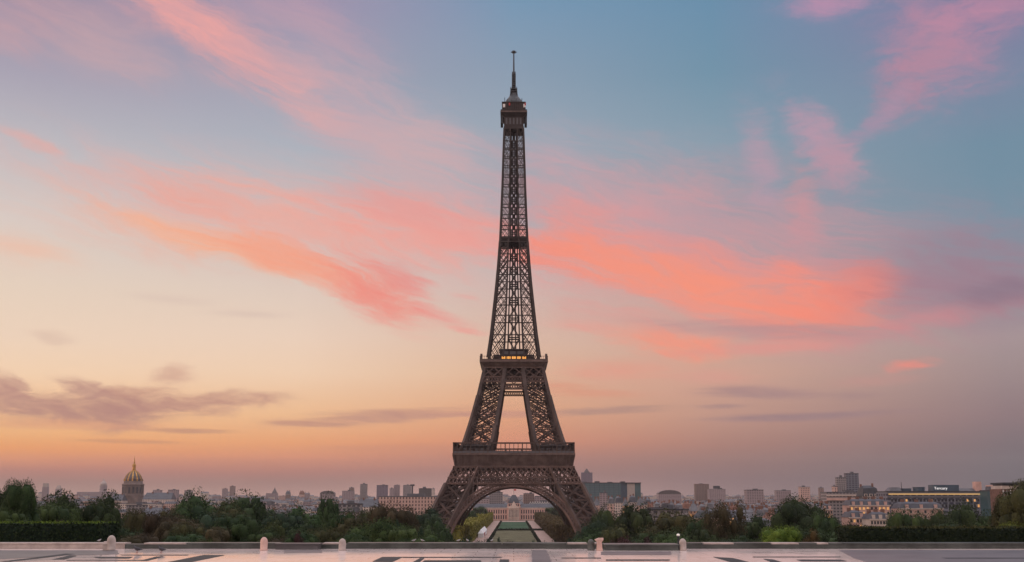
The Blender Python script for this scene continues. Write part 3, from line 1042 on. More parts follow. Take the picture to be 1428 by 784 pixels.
ms.tube((0, 0, 293), (0, 0, 309.5), 1.0, 0.75)
for z in np.arange(294, 309, 1.5):
    r = 2.3 if z < 298.5 else 1.3
    ms.box(-r, r, -r, r, z, z + 0.45)
ms.tube((0, 0, 309.5), (0, 0, 323.0), 0.55, 0.38)
ms.build('lattice_mast', M['mast'], tower)
tp = MB()
tp.tube((0, 0, 323), (0, 0, 324.6), 0.5, 0.5)
for i in range(6):
    t = math.pi * i / 3
    tp.beam((0, 0, 323.4), (1.9 * math.cos(t), 1.9 * math.sin(t), 323.6), 0.5)
tp.build('mast_head', M['mast'], tower)


# ------------------------------------------------------------------ buildings
def X_at(px, Y):
    return at(px, 690, Y).x


def Z_at(py, Y, px=CX):
    return at(px, py, Y).z


def mansard(b, x0, x1, y0, y1, z0, z1, ins):
    b.frus(x0 - .3, x1 + .3, y0 - .3, y1 + .3, z0, x0 + ins, x1 - ins, y0 + ins, y1 - ins, z0 + (z1 - z0) * .75)
    b.frus(x0 + ins, x1 - ins, y0 + ins, y1 - ins, z0 + (z1 - z0) * .75, x0 + ins * 2.4, x1 - ins * 2.4, (y0 + y1) / 2 - .3, (y0 + y1) / 2 + .3, z1)


def parts_block(root, hw, dep, h, style, wall, roof, r):
    """walls, roof and chimneys in the building's own metres; origin at the middle of the front foot"""
    if style == 'mansard':
        hz = h * 0.76
        MB().box(-hw, hw, 0, dep, 0, hz).build('wall', wall, root)
        b = MB()
        mansard(b, -hw, hw, 0, dep, hz, h, min(1.6, hw * .3))
        ro = b.build('roof', roof, root)
        n = max(2, int(hw / 5))
        for i in range(n):
            x = -hw * .85 + 1.7 * hw * (i + r.uniform(.2, .8)) / n
            y = dep * r.choice((.3, .5, .7))
            MB().box(x - .9, x + .9, y - .4, y + .4, hz + .5, h + r.uniform(.8, 2.2)).build('chimney', M['brick'], ro)
        b = MB()
        b.box(-hw - .35, hw + .35, -.4, -0.003, hz - .7, hz - .1)
        b.build('cornice', M['cream'], root)
    elif style == 'flat':
        MB().box(-hw, hw, 0, dep, 0, h - 1).build('wall', wall, root)
        b = MB()
        b.box(-hw - .2, hw + .2, -.2, dep + .2, h - 1, h)
        ro = b.build('roof', roof, root)
        x = r.uniform(-.5, .2) * hw
        MB().box(x, x + hw * .5, dep * .3, dep * .7, h, h + r.uniform(1.5, 3.2)).build('roof_plant', M['zinc'], ro)
    elif style == 'gable':
        hz = h * 0.72
        MB().box(-hw, hw, 0, dep, 0, hz).build('wall', wall, root)
        b = MB()
        b.frus(-hw - .4, hw + .4, -.4, dep + .4, hz, -hw + 2, hw - 2, dep * .48, dep * .52, h)
        ro = b.build('roof', roof, root)
        for x in (-hw * .5, hw * .55):
            MB().box(x - .8, x + .8, dep * .4, dep * .55, hz + 1, h + 1.4).build('chimney', M['brick'], ro)
    elif style == 'arched':
        hz = h * 0.82
        MB().box(-hw, hw, 0, dep, 0, hz).build('wall', wall, root)
        b = MB()
        n = 12
        pr = [(hw * math.cos(math.pi * i / n), hz + (h - hz) * math.sin(math.pi * i / n)) for i in range(n + 1)]
        vs = [(x, -.2, z) for x, z in pr] + [(x, dep, z) for x, z in pr]
        b.add(vs, [(i, i + 1, n + 2 + i, n + 1 + i) for i in range(n)] + [tuple(range(n, -1, -1)), tuple(range(n + 1, 2 * n + 2))])
        b.build('roof', roof, root)


def building(name, label, cat, px0, px1, ytop, Y, style='flat', wall='grey', roof='zinc', depth=None, group=None, rz=0.0):
    x0, x1 = X_at(px0, Y), X_at(px1, Y)
    gz = ground(Y) - 0.3
    h = Z_at(ytop, Y, (px0 + px1) / 2) - gz
    root = thing(name, label, cat, ((x0 + x1) / 2, Y, gz), rz, group)
    parts_block(root, (x1 - x0) / 2, depth or max(10, min(40, (x1 - x0) * .6)), h, style, FW[wall] if wall in FW else M[wall], M[roof], random.Random(int(px0 * 7 + Y)))
    return root


B = building
# gilded dome church on the left
YI_ = 1850.0
s = YI_ / FPX / (CP - (CY - 690) / FPX * SP) * 1.0
cx = X_at(185, YI_)
zz = lambda y: Z_at(y, YI_, 185)
inv = thing('domed_church', 'old stone church with a gilded dome, lantern and thin spire above the left trees', 'church', (cx, YI_, 0))
px = lambda n: n * YI_ / FPX * 1.0
MB().box(-px(13), px(13), -px(13), px(13), -.3, zz(692)).build('nave', M['old_stone'], inv)
b = MB()
b.lathe([(px(14), zz(692)), (px(14), zz(690)), (px(13.2), zz(689.5)), (px(13.2), zz(678)), (px(14.6), zz(677)), (px(14.6), zz(675)), (px(12.6), zz(674.5)), (px(12.2), zz(671))], 24)
drum = b.build('drum', M['old_stone'], inv)
for i in range(16):
    t = 2 * math.pi * i / 16
    k = MB()
    k.box(-px(1.1), px(1.1), -.3, .3, zz(688), zz(679.5))
    o = k.build('window', M['window'], drum)
    o.location = (px(13.15) * math.cos(t), px(13.15) * math.sin(t), 0)
    o.rotation_euler = (0, 0, t + math.pi / 2)
    k = MB()
    k.tube((px(14.0) * math.cos(t + .196), px(14.0) * math.sin(t + .196), zz(690)), (px(14.0) * math.cos(t + .196), px(14.0) * math.sin(t + .196), zz(677)), px(.5), px(.45))
    k.build('column', M['old_stone'], drum)
b = MB()
b.lathe([(px(11.8), zz(671)), (px(11.4), zz(668)), (px(10.2), zz(664.5)), (px(8.0), zz(661)), (px(5.4), zz(658.2)), (px(3.2), zz(656.6))], 24)
dome = b.build('dome', M['lead'], inv, smooth=True)
for i in range(12):
    t = 2 * math.pi * (i + .5) / 12
    k = MB()
    pts = [(11.95, 671), (11.55, 668), (10.35, 664.5), (8.15, 661), (5.5, 658.2), (3.3, 656.6)]
    for (r0, y0), (r1, y1) in zip(pts, pts[1:]):
        k.beam((px(r0) * math.cos(t), px(r0) * math.sin(t), zz(y0)), (px(r1) * math.cos(t), px(r1) * math.sin(t), zz(y1)), px(1.9), px(.5), px(1.9 * r1 / r0))
    k.build('gilded_rib', M['gold'], dome)
b = MB()
b.lathe([(px(3.4), zz(657)), (px(3.4), zz(656)), (px(2.2), zz(655.5)), (px(2.2), zz(650)), (px(2.9), zz(649.6)), (px(2.4), zz(648)), (px(1.0), zz(646.5))], 12)
b.build('lantern', M['gold'], inv)
b = MB()
b.lathe([(px(1.0), zz(647)), (px(.6), zz(643)), (px(.12), zz(636.5))], 8)
b.build('spire', M['gold'], inv)
B('long_hospital', 'long dark slate roofed wing to the right of the gilded dome', 'building', 199, 239, 687, 1800, 'gable', 'cream', 'slate', 30)
B('long_hospital', 'slate roofed wing to the left of the gilded dome', 'building', 154, 171, 689, 1800, 'gable', 'cream', 'slate', 25)
B('pale_house', 'low cream building under the gilded dome, just over the trees', 'building', 158, 211, 702, 1500, 'flat', 'cream', 'zinc', 20)
B('slate_house', 'house with a big blue slate roof in the gap between left trees', 'house', 196, 232, 708, 820, 'gable', 'grey', 'slate', 22)
# twin towers church
YS = 3300.0
gz = ground(YS)
ch = thing('twin_tower_church', 'far church with two square towers near the left edge', 'church', (X_at(70.5, YS), YS, gz))
q = YS / FPX
zs = lambda y: Z_at(y, YS, 70) - gz
for cx_, yt in ((61.5, 674), (80, 677)):
    x = X_at(cx_, YS) - X_at(70.5, YS)
    b = MB()
    b.box(x - 3.6 * q, x + 3.6 * q, 0, 7 * q, -.5, zs(yt + 11))
    b.box(x - 3.3 * q, x + 3.3 * q, .3 * q, 6.7 * q, zs(yt + 11), zs(yt + 5))
    t_ = b.build('bell_tower', FW['mauve'], ch)
    b = MB()
    if cx_ < 70:
        b.box(x - 2.9 * q, x + 2.9 * q, .6 * q, 6.4 * q, zs(yt + 5), zs(yt))
    else:
        b.frus(x - 2.9 * q, x + 2.9 * q, .6 * q, 6.4 * q, zs(yt + 5), x - 1.6 * q, x + 1.6 * q, 2 * q, 5 * q, zs(yt))
    b.build('belfry', M['stone'], t_)
MB().box(-5.6 * q, 5.4 * q, .5 * q, 30 * q, -.5, zs(690)).build('nave', FW['mauve'], ch)
# columned dome far away
YP = 4300.0
gz = ground(YP)
pa = thing('columned_dome', 'small far grey dome on a drum left of the gilded one', 'church', (X_at(139.5, YP), YP, gz))
q = YP / FPX
zs = lambda y: Z_at(y, YP, 139) - gz
MB().box(-33 * q, 12 * q, 2 * q, 24 * q, -.5, zs(686)).build('nave', FW['mauve'], pa)
MB().lathe([(5.6 * q, zs(687)), (5.6 * q, zs(685)), (4.9 * q, zs(684.5)), (4.9 * q, zs(679)), (5.3 * q, zs(678.5)), (5.2 * q, zs(677))], 16, 0, 10 * q).build('drum', FW['mauve'], pa)
MB().lathe([(4.6 * q, zs(677)), (4.0 * q, zs(674)), (2.4 * q, zs(671.5)), (.9 * q, zs(670.4)), (.8 * q, zs(668.6)), (.2 * q, zs(667))], 16, 0, 10 * q).build('dome', M['stone'], pa, True)

B('office_block', 'flat square block right of the gilded dome, first of three', 'building', 213, 224, 683.5, 2600, 'flat', 'mauve')
B('office_block', 'widest of the three flat blocks right of the gilded dome', 'building', 234, 247, 683, 2500, 'flat', 'mauve')
B('office_block', 'third flat block right of the dome, just left of round tree', 'building', 257, 267, 684, 2550, 'flat', 'grey', 'dark_roof')
B('tower_block', 'shorter of two far tower blocks between the round left trees', 'tower block', 309.5, 316.5, 681.5, 3800, 'flat', 'mauve', 'brick')
B('tower_block', 'taller of two far tower blocks between the round left trees', 'tower block', 320, 327, 678, 3850, 'flat', 'brown', 'brick')
# small spired church
YC = 3000.0
gz = ground(YC)
q = YC / FPX
sc = thing('spired_church', 'small far church with a pointed dark spire over the left rooftops', 'church', (X_at(382, YC), YC, gz))
zs = lambda y: Z_at(y, YC, 382) - gz
MB().box(-11 * q, 4 * q, 0, 8 * q, -.5, zs(688)).build('nave', FW['mauve'], sc)
MB().frus(-3.4 * q, 3.4 * q, 0, 7 * q, zs(688), -.9 * q, .9 * q, 3 * q, 5 * q, zs(682.5)).frus(-.9 * q, .9 * q, 3 * q, 5 * q, zs(682.5), -.1 * q, .1 * q, 3.9 * q, 4.1 * q, zs(679.5)).build('spire', M['lead'], sc)
B('small_block', 'small far block left of the tall round left tree', 'building', 398, 404.5, 684.5, 2900, 'mansard', 'brown')
B('small_block', 'small far reddish block just left of the tall dark tree', 'building', 417, 424, 684.5, 2900, 'mansard', 'pink', 'brick')
B('vaulted_hall', 'far hall with a low curved roof behind the tall dark tree', 'hall', 446, 466, 684.5, 2700, 'arched', 'mauve', 'lead')
B('office_block', 'stepped far block left of the tallest left tower block', 'building', 477, 493, 684.5, 2700, 'flat', 'mauve')
B('tower_block', 'thin far block left of the tallest left tower block', 'tower block', 486.5, 493, 680, 2750, 'flat', 'brown')
B('tower_block', 'tallest grey slab tower on the left skyline', 'tower block', 502, 511.5, 675, 2800, 'flat', 'grey')
B('tower_block', 'broad blue and purple tower block left of the lattice tower', 'tower block', 525, 540, 676.5, 2600, 'flat', 'purple')
B('tower_block', 'pale tower block next to the broad purple one', 'tower block', 549, 557, 676.5, 3000, 'flat', 'mauve')
B('tower_block', 'low pale block leaning on the pale tower block', 'tower block', 543, 549, 681, 2980, 'flat', 'mauve')
B('tower_block', 'greenish pale tower block with dark mast beside it', 'tower block', 562, 573, 676.5, 2700, 'flat', 'grey')
mst = thing('roof_mast', 'thin dark mast with a wide head left of the lattice tower', 'mast', (X_at(575, 2400), 2400, ground(2400)))
MB().tube((0, 0, 0), (0, 0, Z_at(678, 2400) - ground(2400)), 2.2, 1.8).build('pole', M['dark_roof'], mst)
MB().box(-5, 5, -3, 3, Z_at(678, 2400) - ground(2400), Z_at(675.5, 2400) - ground(2400)).build('head', M['dark_roof'], mst)
B('dark_block', 'dark broad block close to the left leg of the lattice tower', 'building', 584, 601, 681, 1900, 'flat', 'dark', 'dark_roof')
B('office_block', 'narrow pale block between the dark block and the left leg', 'building', 601.5, 606, 681.5, 2300, 'flat', 'cream')
B('long_apartments', 'long low pink stone block with a grid of windows left of the tower', 'building', 528, 624, 692, 1150, 'flat', 'pink', 'zinc', 25)
B('long_apartments', 'low mauve hall with grey roof before the long pink block', 'building', 498, 527, 696, 1100, 'gable', 'cream', 'slate', 25)
# right of the tower
tb = B('tower_block', 'pale tower block with a small pyramid top right of the lattice tower', 'tower block', 811, 826.5, 659, 3000, 'flat', 'purple')
h_ = Z_at(659, 3000, 818) - ground(3000) + .3
MB().frus(-9, 9, 2, 18, h_, -1, 1, 9, 11, h_ + 12).build('pyramid_roof', M['lead'], tb)
gb = thing('glass_block', 'long teal glass office block right of the lattice tower', 'building', (X_at(854, 1700), 1700, ground(1700)))
zt = Z_at(673, 1700, 854) - ground(1700)
x0, x1, x2, x3, x4 = [X_at(v, 1700) - X_at(854, 1700) for v in (806, 866, 875, 885.5, 894)]
MB().box(x0, x1, 0, 60, 0, zt - 1.5).build('curtain_wall', FW['glass'], gb)
for i in range(6):
    z = zt - 5 - 4.0 * i
    MB().box(x0, x1 - .1, -.35, -.01, z, z + .7).build('floor_band', M['blue_panel'], gb)
for i in range(9):
    x = x0 + (x1 - x0) * (i + .5) / 9
    MB().box(x - .3, x + .3, -.6, -.36, 0, zt - 1.6).build('mullion', M['teal_glass'], gb)
for i in range(4):
    MB().box(x0 + 8 + 22 * i, x0 + 16 + 22 * i, 10, 24, zt + .01, zt + (1.6, 2.6, 1.4, 2.2)[i]).build('roof_plant', M['zinc'], gb)
MB().box(x1, x2, 3, 60, 0, zt - 1.5).build('blue_wall', M['blue_panel'], gb)
MB().box(x2, x3, 1, 60, 0, zt - 1.5).build('stone_wall', M['stone'], gb)
MB().box(x3, x4, 3, 60, 0, zt - 1.5).build('end_wall', M['teal_glass'], gb)
MB().box(x0 - .5, x4 + .5, -.5, 60.5, zt - 1.5, zt).build('roof', M['dark_roof'], gb)
for i, (p0, p1, yt, Y, st_, wl_) in enumerate(((818, 828, 691, 1250, 'mansard', 'cream'), (829, 836, 694, 1200, 'gable', 'pink'), (837, 847, 687, 1450, 'flat', 'mauve'), (848, 857, 693, 1220, 'mansard', 'pink'), (858, 868, 692, 1260, 'mansard', 'cream'), (869, 876, 695, 1180, 'gable', 'warm'), (877, 888, 691, 1240, 'mansard', 'cream'), (889, 898, 694, 1200, 'gable', 'pink'), (899, 908, 695, 1220, 'mansard', 'cream'))):
    B('town_house', 'small pale town house standing low in front of the teal glass block', 'house', p0, p1, yt, Y, st_, wl_, 'zinc' if i % 2 else 'slate', 12, 'small pale houses before the teal glass block')
B('vaulted_hall', 'far hall with a curved brown roof right of the glass block', 'hall', 918, 950, 683.5, 2200, 'arched', 'mauve', 'lead')
B('office_block', 'squarish brown block sticking up right of the curved hall', 'building', 970, 989, 675, 2500, 'flat', 'brown', 'brick')
db = B('office_block', 'low block with a black hoarding on its roof', 'building', 989, 1012, 682, 2450, 'flat', 'mauve')
hb = Z_at(682, 2450, 1000) - ground(2450)
MB().box(-9, 7, 2, 6, hb + 1, hb + 8).build('hoarding', M['dark_roof'], db)
B('office_block', 'pale mauve block with a dark roof house, right of centre', 'building', 1041, 1065, 683, 1900, 'flat', 'mauve', 'dark_roof')
B('office_block', 'grey terrace of flats left of the big dark right tree', 'building', 1083, 1103, 684, 2100, 'flat', 'mauve')
B('office_block', 'pale pink block sticking up behind the big dark right tree', 'building', 1116, 1130, 679, 2000, 'flat', 'pink')
B('small_block', 'slim brown block left of the right skyline tower', 'building', 1143, 1149, 680, 2400, 'flat', 'brown')
B('tower_block', 'lower grey half of the dark tower on the right skyline', 'tower block', 1168.5, 1181, 665.5, 1600, 'flat', 'grey', 'zinc')
B('tower_block', 'taller dark glass tower on the right skyline', 'tower block', 1181.5, 1198.5, 660, 1620, 'flat', 'bluegrey', 'dark_roof')
B('tower_block', 'low pink flank block against the grey right tower', 'tower block', 1163, 1168.3, 678, 1590, 'flat', 'pink', 'zinc')
lp = B('terrace_house', 'long flat block with a bright pink balcony band below the right tower', 'building', 1153, 1201, 686, 1000, 'flat', 'grey', 'zinc', 20)
hw_ = (X_at(1201, 1000) - X_at(1153, 1000)) / 2
h_ = Z_at(686, 1000, 1180) + .3
MB().box(-hw_ - .2, hw_ + .2, -1.2, -0.01, h_ - 8.5, h_ - 6.2).build('balcony_band', M['pinkwall'], lp)
MB().box(-hw_ - .2, hw_ + .2, -.8, -0.01, h_ - 4.2, h_ - 2.8).build('cornice', M['cream'], lp)
mh = B('mansard_house', 'tall dark mansard house with pale windows right of the skyline tower', 'house', 1203, 1226, 677, 960, 'mansard', 'dark', 'dark_roof', 18)
hh = Z_at(677, 960, 1214) + .3
for i in range(3):
    for z in (hh - 9.5, hh - 13.5):
        x = (-5.0, 0, 5.0)[i]
        f_ = MB().box(x - 1.5, x + 1.5, -.25, -.01, z - 1.2, z + 1.4).build('window', M['cream'], mh)
        MB().box(x - .9, x + .9, -.3, -.256, z - .8, z + 1.0).build('pane', M['window'], f_)


def stone_house(label, px0, px1, ytop, Y, cols, rows, lit, wall='pinkwall', storey=3.4, dep=16, group=None):
    """a stone house in the French manner: walls, cornices, mansard roof, each window with a pane"""
    x0, x1 = X_at(px0, Y), X_at(px1, Y)
    hw = (x1 - x0) / 2
    h = Z_at(ytop, Y, (px0 + px1) / 2) + .3
    root = thing('stone_house', label, 'house', ((x0 + x1) / 2, Y, -.3), 0, group)
    hz = h - 4.6
    MB().box(-hw, hw, 0, dep, 0, hz).build('wall', M[wall], root)
    b = MB()
    mansard(b, -hw, hw, 0, dep, hz, h, 1.5)
    ro = b.build('roof', M['slate'], root)
    for i in range(max(2, cols // 2)):
        x = -hw + 2 * hw * (i + .5) / max(2, cols // 2)
        MB().box(x - 1, x + 1, dep * .45, dep * .6, hz + 1, h + 1.8).build('chimney', M['brick'], ro)
    for z in (hz - .5, hz - storey * 2 - .2):
        MB().box(-hw - .5, hw + .5, -.6, -.01, z, z + .7).build('cornice', M['cream'], root)
    rr = random.Random(int(px0))
    for r_ in range(rows):
        for c_ in range(cols):
            x = -hw + 2 * hw * (c_ + .5) / cols
            z = hz - 1.2 - storey * r_
            ww = min(.75, hw / cols * .6)
            f_ = MB().box(x - ww - .15, x + ww + .15, -.16, -.004, z - 2.1, z + .1).build('window', M['cream'], root)
            MB().box(x - ww, x + ww, -.2, -.165, z - 1.95, z).build('pane', M['lit_window'] if rr.random() < lit else M['window'], f_)
    for c_ in range(max(2, cols // 2)):
        x = -hw + 2 * hw * (c_ + .5) / max(2, cols // 2)
        f_ = MB().box(x - 1, x + 1, -.1, 1.4, hz + .4, hz + 2.8).build('dormer', M[wall], ro)
    return root


stone_house('pink stone house with rows of amber lit windows below the dark mansard', 1184, 1240, 696, 720, 10, 4, .55)
stone_house('lower cream house with flat pink cornices in front of the amber lit one', 1212, 1241, 714, 640, 7, 2, .2, 'cream')
stone_house('small pink house left of the amber lit stone house', 1183, 1206, 712, 660, 5, 3, .15, 'pinkwall')
stone_house('pink mansion with a row of dormers over the clipped green trees', 1254, 1314, 700, 690, 6, 2, 0, 'pinkwall')
stone_house('narrow pink house left of the right tall tree cluster', 1146, 1160, 702, 760, 4, 4, .1, 'pinkwall')

# the long hotel
YH = 800.0
hx = lambda p: X_at(p, YH) - X_at(1308, YH)
hz_ = lambda y: Z_at(y, YH, 1308) + .3
ho = thing('long_hotel', 'long blue grey modern hotel with a glowing yellow band and white roof sign', 'hotel', (X_at(1308, YH), YH, -.3))
MB().box(hx(1237), hx(1376), 0, 24, 0, hz_(686.2)).build('wall', FW['bluegrey'], ho)
MB().box(hx(1236.6), hx(1376.4), -.5, 24.5, hz_(686.2), hz_(685)).build('roof', M['dark_roof'], ho)
MB().box(hx(1239), hx(1373), -.6, -.01, hz_(690.2), hz_(688.2)).build('lit_band', M['lit_band'], ho)
MB().box(hx(1237), hx(1376), -.4, -.01, hz_(694.6), hz_(692.6)).build('balcony_band', M['zinc'], ho)
for i in range(26):
    p = 1242 + i * 5
    f_ = MB().box(hx(p), hx(p + 3.2), -.2, -.01, hz_(700), hz_(695.8)).build('window', M['zinc'], ho)
    MB().box(hx(p + .3), hx(p + 2.9), -.26, -.205, hz_(699.5), hz_(696.2)).build('pane', M['lit_window'] if (p > 1346 and i % 2) or i in (4, 11) else M['window'], f_)
    f_ = MB().box(hx(p), hx(p + 3.2), -.2, -.01, hz_(708), hz_(703)).build('window', M['zinc'], ho)
    MB().box(hx(p + .3), hx(p + 2.9), -.26, -.205, hz_(707.5), hz_(703.5)).build('pane', M['lit_window'] if p > 1352 and i % 3 == 0 else M['window'], f_)
for p0, p1, yt, m_ in ((1282, 1298, 679, 'blue_panel'), (1263, 1279, 681, 'blue_panel'), (1341.5, 1366, 681, 'zinc'), (1245, 1262, 679.5, 'zinc')):
    c = (hx(p0) + hx(p1)) / 2
    r_ = (hx(p1) - hx(p0)) / 2
    if m_ == 'blue_panel':
        MB().lathe([(r_, hz_(685)), (r_, hz_(yt + .8)), (r_ * 1.04, hz_(yt + .7)), (r_ * 1.04, hz_(yt))], 20, c, 12).build('roof_drum', M[m_], ho)
    else:
        MB().frus(c - r_, c + r_, 6, 18, hz_(685), c - r_ * .5, c + r_ * .8, 8, 16, hz_(yt)).build('roof_plant', M[m_], ho)
MB().beam((hx(1263), 8, hz_(685)), (hx(1263), 8, hz_(672)), .5, .5, .25).build('mast', M['dark_roof'], ho)
sb = MB().box(hx(1305), hx(1341), 4, 14, hz_(685), hz_(676.2)).build('sign_box', M['blue_panel'], ho)
fc = bpy.data.curves.new('sign_text', 'FONT')
fc.body = 'Tercury'
fc.size = 3.6
fc.extrude = 0.12
fc.align_x = 'CENTER'
ft = bpy.data.objects.new('sign_tmp', fc)
C.objects.link(ft)
dg = bpy.context.evaluated_depsgraph_get()
me = bpy.data.meshes.new_from_object(ft.evaluated_get(dg))
bpy.data.objects.remove(ft)
me.materials.clear()
me.materials.append(M['sign'])
xs_ = [v.co.x for v in me.vertices]
k = (hx(1324.5) - hx(1306)) / (max(xs_) - min(xs_))
o = link('sign_lettering', me, sb)
o.location = ((hx(1306) + hx(1324.5)) / 2, 3.8, hz_(682.6))
o.rotation_euler = (R(90), 0, 0)
o.scale = (k, k * .9, 1)
MB().box(hx(1366.5), hx(1374.5), 6, 12, hz_(686), hz_(671.6)).build('chimney', M['pinkwall'], ho)
B('stair_block', 'plain teal block at the right end of the long hotel', 'building', 1377, 1387, 683.5, 760, 'flat', 'teal_glass', 'dark_roof', 12)
st = thing('striped_flats', 'narrow pale and dark striped apartment tower beside the teal block', 'tower block', (X_at(1394, 790), 790, -.3))
q = 790 / FPX
zt = Z_at(676.5, 790, 1394) + .3
MB().box(-6.5 * q, 6.5 * q, 0, 14, 0, zt - 1).build('wall', M['blue_panel'], st)
MB().box(-7 * q, 7 * q, -.3, 14.3, zt - 1, zt).build('roof', M['pinkwall'], st)
for i in range(9):
    z = zt - 3.6 - i * 3.0
    MB().box(-5.4 * q, -1.0 * q, -1.1, -.01, z, z + 1.5).build('balcony', M['pinkwall'], st)
    MB().box(-5.2 * q, -1.2 * q, -.2, -.01, z - 1.2, z - .1).build('window', M['lit_window'] if i in (3, 7) else M['window'], st)
MB().box(1.0 * q, 2.0 * q, -.8, -.01, 0, zt - 1.2).build('fin', M['white_panel'], st)
MB().box(3.8 * q, 5.0 * q, -.8, -.01, 0, zt - 1.2).build('fin', M['pinkwall'], st)
rb = thing('balcony_flats', 'dark red brown flats with white vertical strips at the right edge', 'tower block', (X_at(1414, 700), 700, -.3))
q = 700 / FPX
zr = lambda y: Z_at(y, 700, 1414) + .3
MB().box(-18 * q, 20 * q, 0, 16, 0, zr(682)).build('wall', M['brick'], rb)
MB().box(-17 * q, 12 * q, -.8, 15, zr(682), zr(677.5)).build('attic', M['cream'], rb)
MB().box(-15 * q, 16 * q, 0, 14, zr(677.5), zr(675.4)).box(-16.5 * q, 14 * q, -2, 16, zr(675.4), zr(673)).build('roof', M['dark_roof'], rb)
for p in (-15.5, -10.5, -5.5, -.5, 4.5, 9.5):
    MB().box(p * q, (p + 1.6) * q, -.5, -.01, 0, zr(683)).build('fin', M['white_panel'], rb)
    for i in range(6):
        z = zr(683) - 3 - 3.2 * i
        MB().box((p + 2.1) * q, (p + 4.4) * q, -.2, -.01, z, z + 1.9).build('window', M['window'], rb)

# military school closing the park, and the blocks behind it
YE = 1500.0
ec = thing('military_school', 'low pink stone palace with portico, pediment and dark square dome under the arch', 'palace', (0, YE, 0))
q = YE / FPX
ze = lambda y: Z_at(y, YE)
for sx in (-1, 1):
    a, b2 = sorted((sx * 9.2 * q, sx * 58 * q))
    MB().box(a, b2, 0, 16, -.3, ze(708)).build('wing', M['pinkwall'], ec)
    b = MB()
    b.frus(a - .4, b2 + .4, -.5, 16.5, ze(708), a + 1, b2 - 1, 7, 9, ze(702.6))
    b.build('roof', M['slate'], ec)
    MB().box(a, b2, -.6, -.01, ze(709.2), ze(708.2)).build('cornice', M['cream'], ec)
    for i in range(15):
        x = a + (b2 - a) * (i + .5) / 15
        for z0, z1 in ((ze(716.2), ze(711.2)), (ze(724), ze(718.6))):
            MB().box(x - .8, x + .8, -.15, -.004, z0, z1).build('window', M['window'], ec)
MB().box(-9.2 * q, 9.2 * q, -3, 18, -.3, ze(708)).build('pavilion', M['pinkwall'], ec)
MB().box(-9.6 * q, 9.6 * q, -3.5, 18.5, ze(708), ze(706.6)).build('cornice', M['cream'], ec)
MB().box(-8.6 * q, 8.6 * q, -2.4, 17.5, ze(706.6), ze(702.2)).build('attic', M['pinkwall'], ec)
for x in (-6.2, -3.4, 3.4, 6.2):
    MB().box((x - .9) * q, (x + .9) * q, -2.6, -2.42, ze(706), ze(703)).build('window', M['window'], ec)
b = MB()
b.add([(-4.5 * q, -3, ze(706.6)), (4.5 * q, -3, ze(706.6)), (0, -3, ze(699)), (-4.5 * q, -1, ze(706.6)), (4.5 * q, -1, ze(706.6)), (0, -1, ze(699))],
      [(0, 1, 2), (5, 4, 3), (0, 3, 4, 1), (1, 4, 5, 2), (2, 5, 3, 0)])
b.build('pediment', M['cream'], ec)
for i in range(8):
    x = (-6.6 + 13.2 * i / 7) * q
    MB().tube((x, -4.6, 0), (x, -4.6, ze(709)), .75, .65).build('column', M['cream'], ec)
for i in range(7):
    x = (-5.65 + 11.3 * i / 6) * q
    MB().box(x - .9, x + .9, -3.2, -3.01, ze(721), ze(711)).build('window', M['window'], ec)
MB().box(-7.2 * q, 7.2 * q, -5.4, -3.01, ze(709), ze(707.6)).build('entablature', M['cream'], ec)
b = MB()
pr = [(7.6, 702.2), (7.2, 699.5), (6.0, 696.4), (4.4, 693.6), (3.0, 691.4), (2.8, 690.4)]
for (w0, y0), (w1, y1) in zip(pr, pr[1:]):
    b.frus(-w0 * q, w0 * q, 7.5 - w0 * q, 7.5 + w0 * q, ze(y0), -w1 * q, w1 * q, 7.5 - w1 * q, 7.5 + w1 * q, ze(y1))
b.build('dome', M['slate'], ec)
MB().beam((0, 7.5, ze(690.4)), (0, 7.5, ze(682)), .35).build('flagpole', M['dark_roof'], ec)
MB().box(0.2, 3.6, 7.45, 7.55, ze(684.4), ze(682.2)).build('flag', M['red_panel'], ec)
B('slab_block', 'grey slab block behind the palace, left under the arch', 'building', 682, 701, 686.3, 1800, 'flat', 'grey', 'slate', 20)
B('slab_block', 'long grey block low behind the palace at the left under the arch', 'building', 655, 682, 695, 1720, 'flat', 'mauve', 'slate', 20)
B('slab_block', 'brownish block behind the palace, right of its dome', 'building', 730, 745, 688, 1850, 'flat', 'brown', 'zinc', 20)
B('slab_block', 'pale block behind the palace at the right under the arch', 'building', 746, 768, 692, 1820, 'flat', 'mauve', 'zinc', 20)
cf = B('conference_hall', 'white hall with a folded zigzag roof edge at right behind the palace', 'hall', 738, 778, 700, 1640, 'flat', 'bluegrey', 'slate', 20)
hw_ = (X_at(778, 1640) - X_at(738, 1640)) / 2
hc = Z_at(700, 1640, 758) - ground(1640) + .3
b = MB()
for i in range(12):
    x = -hw_ + 2 * hw_ * i / 12
    d_ = 2 * hw_ / 12
    b.beam((x, -1, hc - 4.5), (x + d_ / 2, -1, hc + .5), .8)
    b.beam((x + d_ / 2, -1, hc + .5), (x + d_, -1, hc - 4.5), .8)
b.build('folded_edge', M['white_panel'], cf)

